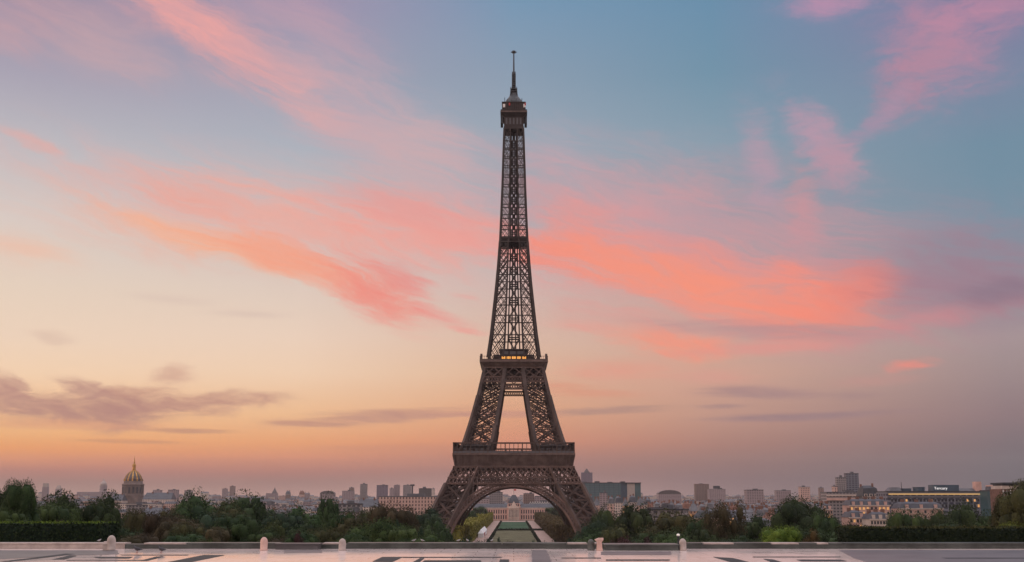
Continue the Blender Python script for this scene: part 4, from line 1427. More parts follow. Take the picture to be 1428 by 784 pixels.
# ------------------------------------------------------------------ the sea of far rooftops
KINDS_ = [
    ('mansard', 'cream', 'zinc', 'cream apartment block with a grey zinc mansard among the far rooftops'),
    ('mansard', 'warm', 'slate', 'warm stone apartment block with lit windows among the far rooftops'),
    ('flat', 'mauve', 'zinc', 'plain mauve grey flat roofed block among the far rooftops'),
    ('gable', 'cream', 'brick', 'cream house with a red tiled ridge roof among the far rooftops'),
    ('mansard', 'pink', 'slate', 'pinkish apartment block with a slate mansard among the far rooftops'),
    ('flat', 'grey', 'dark_roof', 'grey block with a dark flat roof among the far rooftops'),
    ('gable', 'brown', 'slate', 'brown house with a slate ridge roof among the far rooftops'),
    ('mansard', 'amber', 'zinc', 'amber apartment block with added glowing windows and a zinc roof among the far rooftops'),
]
protos = []
for i, (stl, wl, rf, lb) in enumerate(KINDS_):
    root = thing('apartment_block', lb, 'building', (0, -500, 0), 0, 'apartment blocks of the far city')
    hw = (7, 9, 12, 7, 8.5, 10, 7.5, 9)[i]
    parts_block(root, hw, 14, (21, 22, 23, 18, 21, 24, 18, 21)[i], stl, FW[wl], M[rf], random.Random(i))
    note_kids(root)
    protos.append(root)
used = [False] * len(protos)
cells = []
for Y in (640, 760, 900, 1040, 1180, 1350, 1550, 1750, 2000, 2250):
    n = 38 if Y > 1000 else 46
    for i in range(n):
        pxx = -30 + 1490 * (i + rnd.uniform(.1, .9)) / n
        cells.append((pxx, Y * rnd.uniform(.94, 1.06)))
rnd.shuffle(cells)
cnt = 0
per = [0] * len(protos)
for pxx, Y in cells:
    x = X_at(pxx, Y)
    if abs(x) < 95 and Y < 1700:
        continue
    if Y < 1000 and not (335 < pxx < 500 or 905 < pxx < 1130):
        continue
    if Y < 1000 and pxx < 500 and rnd.random() < .4:
        continue
    if 1130 < pxx < 1440 and Y < 1050:
        continue
    if 800 < pxx < 905 and Y < 1650:
        continue
    if pxx < 500 and Y < 1450 and not 360 < pxx:
        if rnd.random() < .5:
            continue
    if 505 < pxx < 640 and Y < 1150:
        continue
    if cnt >= 296:
        break
    if 925 < pxx < 1090 and Y < 1250:
        ki = rnd.choice((1, 7, 7, 4, 3))
    elif pxx > 700:
        ki = rnd.choice((0, 1, 2, 4, 5, 6, 3))
    else:
        ki = rnd.choice((0, 0, 2, 3, 4, 4, 5, 6))
    p = protos[ki]
    o = p if not used[ki] else copy_tree(p)
    used[ki] = True
    o.location = (x, Y, ground(Y) - 0.3)
    o.rotation_euler = (0, 0, rnd.uniform(-.5, .5) - math.atan2(x, Y) * .4)
    sx = rnd.uniform(.8, 1.45) * (1 + max(0, Y - 2000) / 3500)
    o.scale = (sx, sx, rnd.uniform(.82, 1.12))
    cnt += 1
for u, p in zip(used, protos):
    if not u:
        p.location = (X_at(400, 1700), 1700, ground(1700))


for i, (p, w_, yt, Y) in enumerate(((908, 9, 702, 900), (917, 8, 700, 940), (926, 10, 701, 900), (937, 9, 699, 960), (947, 10, 702, 880), (958, 9, 700, 940), (968, 10, 701, 900), (980, 9, 703, 860), (990, 9, 700, 930), (1014, 9, 703, 860), (1024, 10, 704, 820), (1034, 8, 701, 900), (1048, 10, 707, 760), (1059, 9, 709, 720), (1069, 9, 708, 740), (1078, 9, 712, 680), (1064, 8, 703, 880), (1140, 8, 702, 860))):
    B('low_house', 'low warm house with added glowing windows among trees right of the glass block', 'house', p - w_ * .55, p + w_ * .55, yt, Y, 'mansard' if i % 3 else 'gable', 'amber' if i % 4 else 'warm', 'brick' if i % 5 == 0 else 'zinc', 12, 'warm low houses between the right hand trees')

# beyond those, the uncountable far rooftops of the city as one mass
far = {'wall_a': MB(), 'wall_b': MB(), 'wall_c': MB(), 'roof_a': MB(), 'roof_b': MB(), 'stack': MB()}
rf = random.Random(99)
for i in range(1500):
    Y = rf.uniform(1500, 4800) if i > 500 else rf.uniform(1500, 2600)
    p = rf.uniform(-40, 1470)
    x = X_at(p, Y)
    if abs(x) < 120 and Y < 1760:
        continue
    if 800 < p < 900 and Y < 1720:
        continue
    z = ground(Y)
    w_ = rf.uniform(5, 13) * (1 + (Y - 1500) / 5000)
    d_ = rf.uniform(10, 16)
    h = rf.choice((15, 17, 19, 20, 22, 24)) * rf.uniform(.9, 1.1)
    if rf.random() < .05:
        h *= 1.5
    far[rf.choice(('wall_a', 'wall_a', 'wall_b', 'wall_c'))].box(x - w_, x + w_, Y, Y + d_, z - 1, z + h)
    rm = rf.choice(('roof_a', 'roof_a', 'roof_b'))
    if rf.random() < .75:
        far[rm].frus(x - w_ - .2, x + w_ + .2, Y - .2, Y + d_ + .2, z + h + .01, x - w_ + 1.5, x + w_ - 1.5, Y + d_ * .4, Y + d_ * .6, z + h + rf.uniform(2.5, 5))
        for k in range(rf.choice((1, 2, 2, 3))):
            cx_ = x + rf.uniform(-.8, .8) * w_
            far['stack'].box(cx_ - .8, cx_ + .8, Y + d_ * .4, Y + d_ * .5, z + h + 1.2, z + h + rf.uniform(5, 7))
    else:
        far[rm].box(x - w_ - .2, x + w_ + .2, Y - .2, Y + d_ + .2, z + h + .01, z + h + .9)
        cx_ = x + rf.uniform(-.5, .5) * w_
        far['wall_c'].box(cx_ - 2.4, cx_ + 2.4, Y + 3, Y + 7, z + h + .95, z + h + rf.uniform(2.5, 4.5))
fm, vs, fs, mi = bpy.data.meshes.new('far_rooftops'), [], [], []
for k, (key, m_) in enumerate((('wall_a', FW['cream']), ('wall_b', FW['pink']), ('wall_c', FW['mauve']), ('roof_a', M['zinc']), ('roof_b', M['slate']), ('stack', M['brick']))):
    b = far[key]
    o_ = len(vs)
    vs += b.v
    fs += [tuple(q + o_ for q in f) for f in b.f]
    mi += [k] * len(b.f)
    fm.materials.append(m_)
fm.from_pydata(vs, [], fs)
fm.polygons.foreach_set('material_index', mi)
fm.update()
tag(link('far_rooftops', fm), 'dense pale and slate rooftops of the city reaching to the horizon', 'rooftops', None, 'stuff')

# ------------------------------------------------------------------ foliage
def leafcloud(lobes, n, size, seed, flat=None, core=True, squash=1.0):
    """many small leaf sprays over and inside a set of lobes (centre, radius); returns vertex and face arrays"""
    rs = np.random.RandomState(seed)
    cs = np.array([l[0] for l in lobes], float)
    rr = np.array([l[1] for l in lobes], float)
    wgt = rr ** 2 / np.sum(rr ** 2)
    idx = rs.choice(len(lobes), n, p=wgt)
    d = rs.normal(size=(n, 3))
    d /= np.linalg.norm(d, axis=1)[:, None]
    rad = rr[idx] * np.where(rs.rand(n) < .75, rs.uniform(.84, 1.10, n), rs.uniform(.5, .95, n))
    p = cs[idx] + d * rad[:, None] * np.array([1, 1, squash])
    nn = d + rs.normal(scale=.55, size=(n, 3)) + np.array([0, 0, .25])
    nn /= np.linalg.norm(nn, axis=1)[:, None]
    t = np.cross(nn, rs.normal(size=(n, 3)))
    t /= np.linalg.norm(t, axis=1)[:, None] + 1e-9
    b = np.cross(nn, t)
    sz = size * rs.uniform(.55, 1.35, n)[:, None]
    v = np.empty((n, 5, 3))
    v[:, 0] = p - t * sz
    v[:, 1] = p - b * sz * .55 - t * sz * .1
    v[:, 2] = p + t * sz + nn * sz * -.25
    v[:, 3] = p + b * sz * .55 - t * sz * .1
    v[:, 4] = p + nn * sz * .2
    V_ = v.reshape(-1, 3)
    base_ = np.arange(n)[:, None] * 5
    F_ = np.concatenate([base_ + np.array([[0, 1, 4]]), base_ + np.array([[1, 2, 4]]), base_ + np.array([[2, 3, 4]]), base_ + np.array([[3, 0, 4]])])
    return V_, F_


def tri_mesh(name, V_, F_, m, extra=None):
    me = bpy.data.meshes.new(name)
    if extra:
        ev, ef = extra
        F_ = np.concatenate([F_, np.array(ef) + len(V_)])
        V_ = np.concatenate([V_, np.array(ev)])
    me.vertices.add(len(V_))
    me.vertices.foreach_set('co', V_.astype(np.float32).ravel())
    me.loops.add(len(F_) * 3)
    me.loops.foreach_set('vertex_index', F_.astype(np.int32).ravel())
    me.polygons.add(len(F_))
    me.polygons.foreach_set('loop_start', np.arange(0, len(F_) * 3, 3, dtype=np.int32))
    me.materials.append(m)
    me.update(calc_edges=True)
    return me


def ico(c, r, sq=1.0):
    t = (1 + 5 ** .5) / 2
    vs = np.array([(-1, t, 0), (1, t, 0), (-1, -t, 0), (1, -t, 0), (0, -1, t), (0, 1, t), (0, -1, -t), (0, 1, -t), (t, 0, -1), (t, 0, 1), (-t, 0, -1), (-t, 0, 1)])
    vs = vs / np.linalg.norm(vs[0]) * r
    vs[:, 2] *= sq
    fs = [(0, 11, 5), (0, 5, 1), (0, 1, 7), (0, 7, 10), (0, 10, 11), (1, 5, 9), (5, 11, 4), (11, 10, 2), (10, 7, 6), (7, 1, 8), (3, 9, 4), (3, 4, 2), (3, 2, 6), (3, 6, 8), (3, 8, 9), (4, 9, 5), (2, 4, 11), (6, 2, 10), (8, 6, 7), (9, 8, 1)]
    return vs + np.array(c), fs


def crown_mesh(name, seed, n, size, kind):
    r = random.Random(seed)
    lobes = []
    if kind == 'round':
        for i in range(34):
            th = r.uniform(0, 2 * math.pi)
            h = r.random() ** .75
            z = .24 + .62 * h
            prof = math.sqrt(max(.05, 1 - ((h - .45) / .66) ** 2))
            q_ = .38 * prof * math.sqrt(r.uniform(.3, 1))
            lobes.append(((q_ * math.cos(th), q_ * math.sin(th), z), r.uniform(.10, .17)))
        lobes.append(((0, 0, .78), .2))
        lobes.append(((0, 0, .55), .27))
    elif kind == 'loose':
        for i in range(34):
            th = r.uniform(0, 2 * math.pi)
            h = r.random()
            q_ = .44 * math.sqrt(r.uniform(.05, 1)) * (1 - .22 * h)
            lobes.append(((q_ * math.cos(th), q_ * math.sin(th), .25 + .66 * h), r.uniform(.075, .15)))
    elif kind == 'cone':
        for i in range(34):
            h = r.random() ** 1.3
            th = r.uniform(0, 2 * math.pi)
            q_ = .36 * (1 - h) * r.uniform(.5, 1)
            lobes.append(((q_ * math.cos(th), q_ * math.sin(th), .1 + .86 * h), .05 + .11 * (1 - h)))
    elif kind == 'bush':
        for i in range(20):
            th = r.uniform(0, 2 * math.pi)
            q_ = .36 * math.sqrt(r.random())
            z = .18 + .60 * r.random() * (1 - (q_ / .5) ** 2)
            lobes.append(((q_ * math.cos(th), q_ * math.sin(th), z), r.uniform(.10, .18)))
    V_, F_ = leafcloud(lobes, n, size, seed)
    ev, ef = [], []
    for c, rad in lobes:
        v, f = ico(c, rad * (.76 if kind != 'loose' else .58))
        ef += [tuple(k + len(ev) for k in t) for t in f]
        ev += [tuple(p) for p in v]
    ev = np.array(ev)
    top = np.percentile(V_[:, 2], 99.7)
    wide = np.percentile(np.hypot(V_[:, 0], V_[:, 1]), 99) * 2
    for A in (V_, ev):
        A[:, :2] /= wide
        A[:, 2] /= top
    return tri_mesh(name, V_, F_, M['leaf_dark'], (ev, ef))


def trunk_mesh(seed):
    r = random.Random(seed)
    b = MB()
    b.tube((0, 0, -.03), (0.01, 0, .3), .035, .024, 7)
    b.tube((0.01, 0, .3), (0, .01, .62), .024, .012, 7)
    for i in range(6):
        t = r.uniform(0, 6.28)
        z = r.uniform(.24, .5)
        b.tube((0, 0, z), (.26 * math.cos(t), .26 * math.sin(t), z + r.uniform(.12, .3)), .013, .004, 5)
    return b.mesh('trunk', M['trunk'])


CROWN = {
    'round': [crown_mesh('crown', 11 + i, 9000, .0145, 'round') for i in range(5)],
    'fine': [crown_mesh('crown', 31 + i, 16000, .0105, 'round') for i in range(3)],
    'loose': [crown_mesh('crown', 51 + i, 12000, .012, 'loose') for i in range(2)],
    'cone': [crown_mesh('crown', 61 + i, 6000, .014, 'cone') for i in range(2)],
    'bush': [crown_mesh('crown', 71 + i, 7000, .017, 'bush') for i in range(3)],
}
TRUNK = [trunk_mesh(i) for i in range(3)]
tn = [0]


def tree(px_, ytop, wpx, Y, kind, leaf, label, group=None, name=None, cat='tree', gz=None):
    tn[0] += 1
    x = X_at(px_, Y)
    gz = ground(Y) if gz is None else gz
    h = max(1.2, Z_at(ytop, Y, px_) - gz)
    w_ = wpx / FPX * Y * 1.12
    root = thing(name or ('bush' if kind == 'bush' else 'tree'), label, cat, (x, Y, gz - .05), rnd.uniform(0, 6.28), group)
    root.scale = (w_, w_, h)
    c = link('crown' if kind != 'bush' else 'foliage', CROWN[kind][tn[0] % len(CROWN[kind])], root)
    c.material_slots[0].link = 'OBJECT'
    c.material_slots[0].material = M[leaf]
    t = link('trunk' if kind != 'bush' else 'stem', TRUNK[tn[0] % 3], root)
    return root


T = tree
# trees that stand out, each with its own look
T(26, 669, 62, 95, 'fine', 'leaf_dark', 'tall dense dark tree above the hedge, highest tree near the left edge')
T(2, 675, 40, 110, 'loose', 'leaf_dark', 'airy dark tree cut off by the left edge of the photo')
T(14, 710, 60, 70, 'fine', 'leaf_mid', 'lighter green low tree just over the left hedge')
T(112, 684, 92, 125, 'loose', 'leaf_dark', 'broad dark tree with a ragged thin top left of the gilded dome')
T(80, 700, 74, 118, 'fine', 'leaf_mid', 'mid green tree left in front of the ragged topped one')
T(140, 697, 60, 121, 'fine', 'leaf_dark', 'dark round tree right in front of the ragged topped one')
T(272, 686, 84, 190, 'round', 'leaf_dark', 'big dark round tree right of the slate roofed wing')
T(340, 687, 82, 200, 'round', 'leaf_dark', 'second big dark round tree, before the two far tower blocks')
T(318, 707, 66, 150, 'fine', 'leaf_olive', 'light olive topped tree between the two big round left trees')
T(192, 709, 50, 170, 'fine', 'leaf_olive', 'olive green tree right below the gilded dome')
T(230, 713, 60, 140, 'fine', 'leaf_brown', 'brownish tree in front of the blue slate roof')
T(250, 721, 66, 110, 'fine', 'leaf_brown', 'low brownish olive tree right of the pigeons')
T(460, 689, 42, 260, 'round', 'leaf_dark', 'tall narrow dark tree standing up over the left rooftops')
T(425, 706, 70, 200, 'round', 'leaf_mid', 'mid green tree left below the narrow tall one')
T(398, 713, 70, 150, 'fine', 'leaf_teal', 'blue green rounded tree behind the second round topped bollard')
T(478, 710, 50, 190, 'round', 'leaf_dark', 'dark tree right below the narrow tall one')
T(548, 702, 76, 180, 'fine', 'leaf_brown', 'large brown topped tree before the long pink block')
T(512, 712, 60, 190, 'fine', 'leaf_olive', 'olive tree left of the brown topped one')
T(596, 707, 56, 300, 'round', 'leaf_teal', 'blue green tree touching the left leg of the lattice tower')
T(555, 728, 30, 105, 'cone', 'leaf_teal', 'small pointed conifer before the brown topped tree')
T(588, 737, 34, 95, 'cone', 'leaf_teal', 'low pointed conifer left of the tower foot')
T(610, 722, 44, 260, 'round', 'leaf_dark', 'dark tree at the foot of the left leg')
T(846, 706, 60, 300, 'round', 'leaf_mid', 'mid green tree right beside the right leg')
T(832, 723, 52, 200, 'fine', 'leaf_teal', 'rounded blue green tree in front of the right leg')
T(886, 702, 70, 260, 'round', 'leaf_dark', 'broad dark tree below the teal glass block')
T(938, 711, 92, 230, 'round', 'leaf_olive', 'wide olive tree before the amber lit rooftops')
T(1008, 699, 60, 200, 'loose', 'leaf_brown', 'thin brownish tree with forked trunk right of centre')
T(978, 717, 60, 210, 'round', 'leaf_dark', 'dark tree between the olive and the thin brownish tree')
T(1046, 718, 62, 220, 'round', 'leaf_dark', 'dark round tree below the lit orange rooftops')
T(1112, 693, 92, 210, 'fine', 'leaf_dark', 'biggest dark tree of the right side, domed')
T(1150, 714, 50, 190, 'round', 'leaf_dark', 'dark tree on the right shoulder of the domed one')
T(1086, 733, 62, 70, 'fine', 'leaf_bright', 'bright lime green bush tree near the parapet on the right')
T(1134, 738, 44, 68, 'bush', 'leaf_tan', 'tan brown bush right of the lime green one', name='bush', cat='bush')
T(1196, 729, 60, 200, 'round', 'leaf_olive', 'olive tree below the small pink houses')
T(1262, 711, 60, 250, 'fine', 'leaf_mid', 'fresh green tree left below the dormer mansion')
T(1304, 711, 56, 255, 'fine', 'leaf_mid', 'fresh green tree right below the dormer mansion')
T(1346, 699, 66, 240, 'round', 'leaf_dark', 'dark round tree covering the hotel middle')
T(1376, 714, 50, 200, 'round', 'leaf_dark', 'dark low tree under the teal stair block')
T(1428, 668, 84, 120, 'fine', 'leaf_olive', 'tall olive tree at the right edge')
T(1404, 694, 50, 122, 'fine', 'leaf_olive', 'lower left part tree beside the tall olive one at right edge')
T(1412, 727, 50, 62, 'fine', 'leaf_bright', 'yellow green shrub just over the right hedge', name='shrub', cat='shrub')
T(414, 741, 32, 44, 'bush', 'leaf_maroon', 'reddish brown bush behind the stone block on the left', name='bush', cat='bush')
T(872, 747, 50, 44, 'bush', 'leaf_maroon', 'dark maroon bush behind the right stone block', name='bush', cat='bush')
T(912, 749, 44, 45, 'bush', 'leaf_maroon', 'flat dark maroon bush left of the last bollard', name='bush', cat='bush')
T(296, 750, 34, 50, 'bush', 'leaf_mid', 'small light green bush behind the left parapet', name='bush', cat='bush')

# the mass of garden trees below them
SIL = [(-60, 700), (60, 706), (165, 712), (205, 727), (240, 712), (300, 699), (345, 700), (385, 716), (430, 717), (465, 706), (495, 716), (545, 711), (600, 718), (625, 748), (700, 757), (800, 752), (820, 732), (850, 722), (940, 728), (1000, 728), (1060, 736), (1115, 718), (1160, 726), (1200, 738), (1250, 728), (1340, 716), (1400, 716), (1500, 700)]
GN = 'trees of the gardens below the terrace'
GL = {'leaf_dark': 'dark green tree in the mass of garden trees below the terrace', 'leaf_teal': 'blue green tree in the mass of garden trees below the terrace', 'leaf_olive': 'olive tree in the mass of garden trees below the terrace', 'leaf_mid': 'mid green tree in the mass of garden trees below the terrace', 'leaf_brown': 'brownish tree in the mass of garden trees below the terrace'}
for Y, n, dn, wpx in ((420, 20, 0, 46), (280, 24, 3, 50), (200, 24, 8, 56), (140, 24, 15, 62), (100, 24, 24, 62), (72, 24, 32, 60)):
    for i in range(n):
        p = -40 + 1510 * (i + rnd.uniform(.1, .9)) / n
        if 628 < p < 806:
            continue
        yt = min(752, lerp(SIL, p) - 4 + dn * rnd.uniform(.8, 1.3) + rnd.uniform(-2, 5))
        lf = rnd.choice(('leaf_dark', 'leaf_dark', 'leaf_dark', 'leaf_teal', 'leaf_olive', 'leaf_mid', 'leaf_mid', 'leaf_brown' if p < 620 else 'leaf_dark'))
        T(p, yt, wpx * rnd.uniform(.85, 1.25), Y * rnd.uniform(.93, 1.07), 'round' if Y > 120 else 'fine', lf, GL[lf], GN)
# low shrubs in front of the park opening
for p, yt, w_, Y in ((630, 747, 40, 330), (652, 750, 34, 300), (672, 753, 30, 260), (700, 751, 18, 330), (640, 752, 40, 200), (668, 756, 40, 160), (745, 754, 16, 330), (770, 755, 30, 260), (800, 748, 36, 300), (814, 742, 36, 340), (790, 754, 34, 200), (812, 752, 40, 180), (720, 757, 40, 200), (756, 757, 40, 180)):
    T(p, yt, w_, Y, 'bush', 'leaf_teal', 'low blue green shrub on the slope before the park opening', 'shrubs before the park opening', 'shrub', 'shrub')
# distant trees around the park
for p, yt, w_, Y in ((668, 706, 26, 1250), (655, 712, 24, 1000), (783, 704, 26, 1150), (770, 707, 20, 1300), (800, 708, 30, 900), (642, 716, 26, 900)):
    T(p, yt, w_, Y, 'round', 'leaf_dark', 'dark tree far along the side of the park under the arch', 'trees along the park sides', gz=0)


def leaf_box(name, leafs, x0, x1, y0, y1, z0, z1, size, n, seed, label, cat, skylit=None):
    """a clipped mass of leaves: flat sides, slightly uneven skin"""
    rs = np.random.RandomState(seed)
    L3 = np.array([x1 - x0, y1 - y0, z1 - z0])
    areas = np.array([L3[0] * L3[1], L3[0] * L3[2], L3[0] * L3[2] * .3, L3[1] * L3[2], L3[1] * L3[2]])
    side = rs.choice(5, n, p=areas / areas.sum())
    p = rs.rand(n, 3) * L3 + np.array([x0, y0, z0])
    nrm = np.zeros((n, 3))
    jit = rs.normal(scale=size * .5, size=n)
    for k, (ax, val, sg) in enumerate(((2, z1, 1), (1, y0, -1), (1, y1, 1), (0, x0, -1), (0, x1, 1))):
        mk = side == k
        p[mk, ax] = val + jit[mk]
        nrm[mk, ax] = sg
    k_ = min(1.0, size * 2 + .2)
    wav = k_ * (.10 * np.sin(p[:, 0] * 1.1 / k_ + p[:, 1] * .7 / k_) + .06 * np.sin(p[:, 0] * 2.9 / k_ + 1) + .05 * np.sin(p[:, 0] * 6.1 / k_ + p[:, 1]))
    p = p + nrm * (wav * .6)[:, None]
    nn = nrm + rs.normal(scale=.5, size=(n, 3))
    nn /= np.linalg.norm(nn, axis=1)[:, None]
    t = np.cross(nn, rs.normal(size=(n, 3)))
    t /= np.linalg.norm(t, axis=1)[:, None]
    b = np.cross(nn, t)
    sz = size * rs.uniform(.6, 1.4, n)[:, None]
    v = np.stack([p - t * sz, p - b * sz * .6, p + t * sz, p + b * sz * .6], 1).reshape(-1, 3)
    bs = np.arange(n)[:, None] * 4
    F_ = np.concatenate([bs + np.array([[0, 1, 2]]), bs + np.array([[0, 2, 3]])])
    e = size * 1.2
    core = MB().box(x0 + e, x1 - e, y0 + e, y1 - e, z0, z1 - e)
    ev = core.v
    ef = []
    for f in core.f:
        ef += [(f[0], f[1], f[2]), (f[0], f[2], f[3])]
    me = tri_mesh(name, v, F_, M[leafs], (ev, ef))
    o = tag(link(name, me), label, cat)
    if skylit:                     # lighter leaves along the clipped top; the sky's light put into their colour
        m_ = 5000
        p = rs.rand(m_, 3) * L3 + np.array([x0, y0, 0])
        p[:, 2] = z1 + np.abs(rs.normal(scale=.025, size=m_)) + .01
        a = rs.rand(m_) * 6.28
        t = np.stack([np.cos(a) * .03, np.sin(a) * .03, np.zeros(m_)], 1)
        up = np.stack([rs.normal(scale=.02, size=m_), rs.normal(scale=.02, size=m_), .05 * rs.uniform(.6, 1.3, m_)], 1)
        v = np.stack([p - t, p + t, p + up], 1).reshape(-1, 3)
        link('sky_lit_leaves', tri_mesh('sky_lit_leaves', v, np.arange(m_ * 3).reshape(-1, 3), M[skylit]), o)
    return o


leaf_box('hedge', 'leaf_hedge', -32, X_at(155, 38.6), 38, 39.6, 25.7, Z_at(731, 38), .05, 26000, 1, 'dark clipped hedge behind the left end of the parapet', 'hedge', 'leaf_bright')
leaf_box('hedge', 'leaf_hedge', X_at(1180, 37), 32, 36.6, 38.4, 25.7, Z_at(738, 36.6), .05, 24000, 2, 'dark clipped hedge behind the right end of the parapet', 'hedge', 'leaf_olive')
leaf_box('clipped_trees', 'leaf_yellow', -64, -30, 570, 1430, 0, 12.4, .75, 60000, 3, 'long clipped block of yellow green trees left of the lawn', 'hedge')
leaf_box('clipped_trees', 'leaf_mid', 52, 70, 700, 1200, 0, 10, .75, 24000, 14, 'shorter clipped block of green trees behind the right tower leg', 'hedge')
leaf_box('clipped_trees', 'leaf_tan', 30, 46, 640, 1430, 0, 12.4, .75, 50000, 4, 'long clipped block of tan brown trees right of the lawn', 'hedge')
leaf_box('low_hedge', 'leaf_hedge', -18.3, -17.0, 570, 1400, 0, 1.6, .5, 9000, 5, 'thin dark hedge along the left edge of the lawn', 'hedge')
leaf_box('low_hedge', 'leaf_hedge', 17.0, 18.3, 570, 1400, 0, 1.6, .5, 9000, 6, 'thin dark hedge along the right edge of the lawn', 'hedge')
leaf_box('low_hedge', 'leaf_hedge', -16.5, 30, 990, 993, 0, 1.4, .5, 2500, 7, 'thin dark hedge crossing between the two lawns', 'hedge')

# white tent and stalls by the clipped trees
tt = thing('marquee', 'white marquee with a red mark beside the left clipped trees', 'tent', (-26.5, 800, 0))
MB().box(-2, 2, 0, 110, 0, 3.2).build('side_walls', M['canvas'], tt)
MB().frus(-2.3, 2.3, -.4, 110.4, 3.2, -.2, .2, 2, 108, 6.2).build('canopy', M['canvas'], tt)
MB().box(2.31, 2.4, 20, 36, .8, 3.4).build('red_banner', M['red_panel'], tt)
tk = thing('kiosk', 'grey white kiosk row right of the tan clipped trees', 'kiosk', (X_at(803, 690), 690, 0))
MB().box(-3, 3, 0, 14, 0, 3).build('cabin', M['white_panel'], tk)
MB().frus(-3.4, 3.4, -.4, 14.4, 3, -2, 2, 1, 13, 4).build('roof', M['zinc'], tk)

# ------------------------------------------------------------------ terrace edge: parapet, blocks, bollards
pw = thing('parapet', 'low dark stone parapet along the far edge of the marble terrace', 'parapet', (0, WALL_Y, Z0))
MB().box(-38, 38, 0, .45, .002, .155).build('plinth', M['stone_dark'], pw)
zt = .155
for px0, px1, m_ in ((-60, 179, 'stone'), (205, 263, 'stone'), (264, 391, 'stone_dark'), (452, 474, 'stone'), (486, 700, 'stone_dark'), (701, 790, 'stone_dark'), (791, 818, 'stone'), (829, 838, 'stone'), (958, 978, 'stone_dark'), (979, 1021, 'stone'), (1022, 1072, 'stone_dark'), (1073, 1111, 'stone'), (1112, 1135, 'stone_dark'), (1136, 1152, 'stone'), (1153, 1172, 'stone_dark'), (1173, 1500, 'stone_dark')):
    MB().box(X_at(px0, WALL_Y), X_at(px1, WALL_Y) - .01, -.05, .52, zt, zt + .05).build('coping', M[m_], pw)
MB().box(X_at(-60, WALL_Y), X_at(178, WALL_Y), -.03, -.004, .002, .15).build('stone_facing', M['stone'], pw)
for label, px0, px1, top, y0 in (('long grey stone block before the reddish bush', 392, 451, .17, -.6), ('longest grey stone block before the maroon bushes', 839, 937, .16, -1.2)):
    b = MB()
    x0, x1 = X_at(px0, WALL_Y), X_at(px1, WALL_Y)
    b.frus(x0, x1, WALL_Y + y0, WALL_Y - .08, Z0 + .002, x0 + .02, x1 - .02, WALL_Y + y0 + .02, WALL_Y - .08, Z0 + top)
    b.box(x0 - .03, x1 + .03, WALL_Y + y0 - .03, WALL_Y - .07, Z0 + top, Z0 + top + .04)
    tag(b.build('stone_block', M['stone_dark'] if px0 > 600 else M['grey_paving_and_shade']), label, 'block')
b = MB()
x0 = X_at(167, WALL_Y)
b.box(x0, x0 + .24, WALL_Y - 1.2, WALL_Y - .9, Z0 + .002, Z0 + .2).frus(x0 - .02, x0 + .26, WALL_Y - 1.22, WALL_Y - .88, Z0 + .2, x0 + .02, x0 + .22, WALL_Y - 1.18, WALL_Y - .92, Z0 + .3)
tag(b.build('stone_block', M['stone']), 'small pale stone block against the leftmost bollard', 'block')
bol = []
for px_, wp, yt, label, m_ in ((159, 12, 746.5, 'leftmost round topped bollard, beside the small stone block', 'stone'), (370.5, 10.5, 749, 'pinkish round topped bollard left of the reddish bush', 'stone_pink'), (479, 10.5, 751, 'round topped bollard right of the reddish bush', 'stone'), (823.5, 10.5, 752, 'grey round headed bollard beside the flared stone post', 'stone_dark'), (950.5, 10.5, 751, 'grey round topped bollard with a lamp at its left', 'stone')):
    Yb = WALL_Y - 1.1
    h = Z_at(yt, Yb, px_) - Z0
    r_ = wp / 2 / FPX * Yb
    b = MB()
    pr = [(r_ * 1.0, .002), (r_ * 1.0, .04), (r_ * .93, .05), (r_ * .95, h * .62)] + [(r_ * .95 * math.cos(t), h - r_ * 1.25 + r_ * 1.25 * math.sin(t)) for t in [R(v) for v in (8, 25, 42, 58, 72, 84)]]
    if px_ > 700:
        pr[3] = (r_ * .9, h * .6)
    b.lathe(pr, 20)
    o = b.build('stone_bollard', M[m_], None, True)
    o.location = (X_at(px_, Yb), Yb, Z0)
    tag(o, label, 'bollard', 'round topped bollards along the parapet')
b = MB()
b.frus(-.10, .10, -.10, .10, .002, -.075, .075, -.075, .075, .28).frus(-.075, .075, -.075, .075, .28, -.16, .13, -.12, .12, .36).frus(-.16, .13, -.12, .12, .36, -.02, .13, -.10, .10, .42)
o = b.build('stone_post', M['stone_pink'])
o.location = (X_at(835, WALL_Y - 1.3), WALL_Y - 1.3, Z0)
tag(o, 'pale pink stone post with a flared uneven head beside the grey bollard', 'post')
la = thing('garden_lamp', 'small dark lamp post with a white head left of the last bollard', 'lamp', (X_at(944.5, WALL_Y - .8), WALL_Y - .8, Z0))
MB().tube((0, 0, .002), (0, 0, .42), .035, .03, 10).tube((0, 0, .002), (0, 0, .03), .06, .06, 10).tube((0, 0, .42), (0, 0, .46), .05, .05, 10).build('post', M['dark_roof'], la)
MB().lathe([(.03, .46), (.055, .48), (.06, .505), (.045, .53), (.01, .545)], 12).build('lamp_head', M['white_lamp'], la, True)


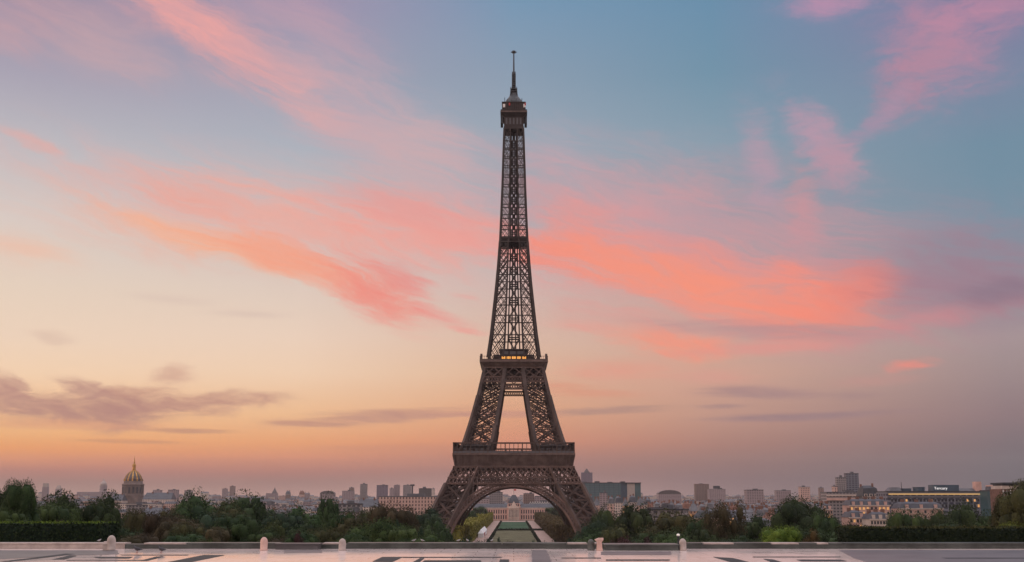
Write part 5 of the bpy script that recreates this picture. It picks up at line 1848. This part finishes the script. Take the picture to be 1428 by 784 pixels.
# ------------------------------------------------------------------ pigeons
def pigeon_meshes(m_):
    prof = [(-.17, .030, .012, .115), (-.13, .034, .018, .118), (-.08, .046, .040, .122), (-.02, .058, .056, .128), (.04, .056, .056, .137), (.085, .042, .044, .157), (.105, .028, .030, .183), (.118, .026, .027, .208), (.134, .025, .026, .219), (.150, .016, .016, .219), (.156, .007, .007, .216), (.178, .003, .003, .210)]
    n = 12
    vs, fs = [], []
    for x, ry, rz_, zc in prof:
        for i in range(n):
            t = 2 * math.pi * i / n
            vs.append((x, ry * math.cos(t), zc + rz_ * math.sin(t)))
    for j in range(len(prof) - 1):
        for i in range(n):
            fs.append((j * n + i, j * n + (i + 1) % n, (j + 1) * n + (i + 1) % n, (j + 1) * n + i))
    fs.append(tuple(range(n - 1, -1, -1)))
    fs.append(tuple(range((len(prof) - 1) * n, len(prof) * n)))
    b = MB()
    b.add(vs, fs)
    lg = []
    for s_ in (-1, 1):
        k = MB()
        k.tube((0.0, s_ * .022, .085), (.008, s_ * .024, .012), .009, .005, 6)
        for a in (-.5, 0, .5, 3.14):
            k.tube((.008, s_ * .024, .010), (.008 + .034 * math.cos(a), s_ * .024 + .034 * math.sin(a), .004), .005, .003, 5)
        lg.append(k.mesh('leg', M['bird_leg']))
    return b.mesh('pigeon', m_, True), lg


BD = pigeon_meshes(M['bird_dark'])
BP = pigeon_meshes(M['bird_pale'])


def pigeon(px_, Y, z, rz, bm, label, group, sc=1.0):
    o = link('pigeon', bm[0])
    o.location = (X_at(px_, Y), Y, z)
    o.rotation_euler = (0, 0, rz)
    o.scale = (sc, sc, sc)
    tag(o, label, 'pigeon', group)
    for l_ in bm[1]:
        link('leg', l_, o)
    return o


for px_, py_, rz, lb in ((195.5, 771.5, 2.9, 'dark pigeon walking on the marble, left one of the pair'), (229, 771.8, 2.7, 'dark pigeon walking on the marble, right one of the pair')):
    x, y = onplaza(px_, py_)
    pigeon(px_, y, Z0 + .003, rz, BD, lb, 'pigeons on the marble', 1.0)
top = Z0 + .212
for px_, rz, lb in ((142, 1.0, 'pale pigeon on the parapet left of the first bollard'), (578, .3, 'pale pigeon on the parapet, left of a pair below the left leg'), (590, 2.8, 'pale pigeon on the parapet, right of a pair below the left leg'), (640, .2, 'pale pigeon on the parapet below the left clipped trees'), (652.5, 2.2, 'pale pigeon on the parapet just right of the one below the clipped trees'), (686, .9, 'pale pigeon on the parapet at the left corner of the dry lawn')):
    pigeon(px_, WALL_Y + .2, top, rz, BP, lb, 'pale pigeons on the parapet', .5)

# ------------------------------------------------------------------ morning haze over the city
hm = bpy.data.materials.new('haze')
hm.use_nodes = True
hn = hm.node_tree
hn.nodes.clear()
ho_ = hn.nodes.new('ShaderNodeOutputMaterial')
pvn = hn.nodes.new('ShaderNodeVolumePrincipled')
pvn.inputs['Color'].default_value = (0.90, 0.84, 0.86, 1)
pvn.inputs['Density'].default_value = 0.00005
pvn.inputs['Anisotropy'].default_value = 0.0
hn.links.new(pvn.outputs[0], ho_.inputs['Volume'])
hb_ = MB().box(-4600, 4600, -80, 7000, -2, 332).build('haze', hm)
tag(hb_, 'thin mauve morning haze over the city', 'haze', None, 'stuff')
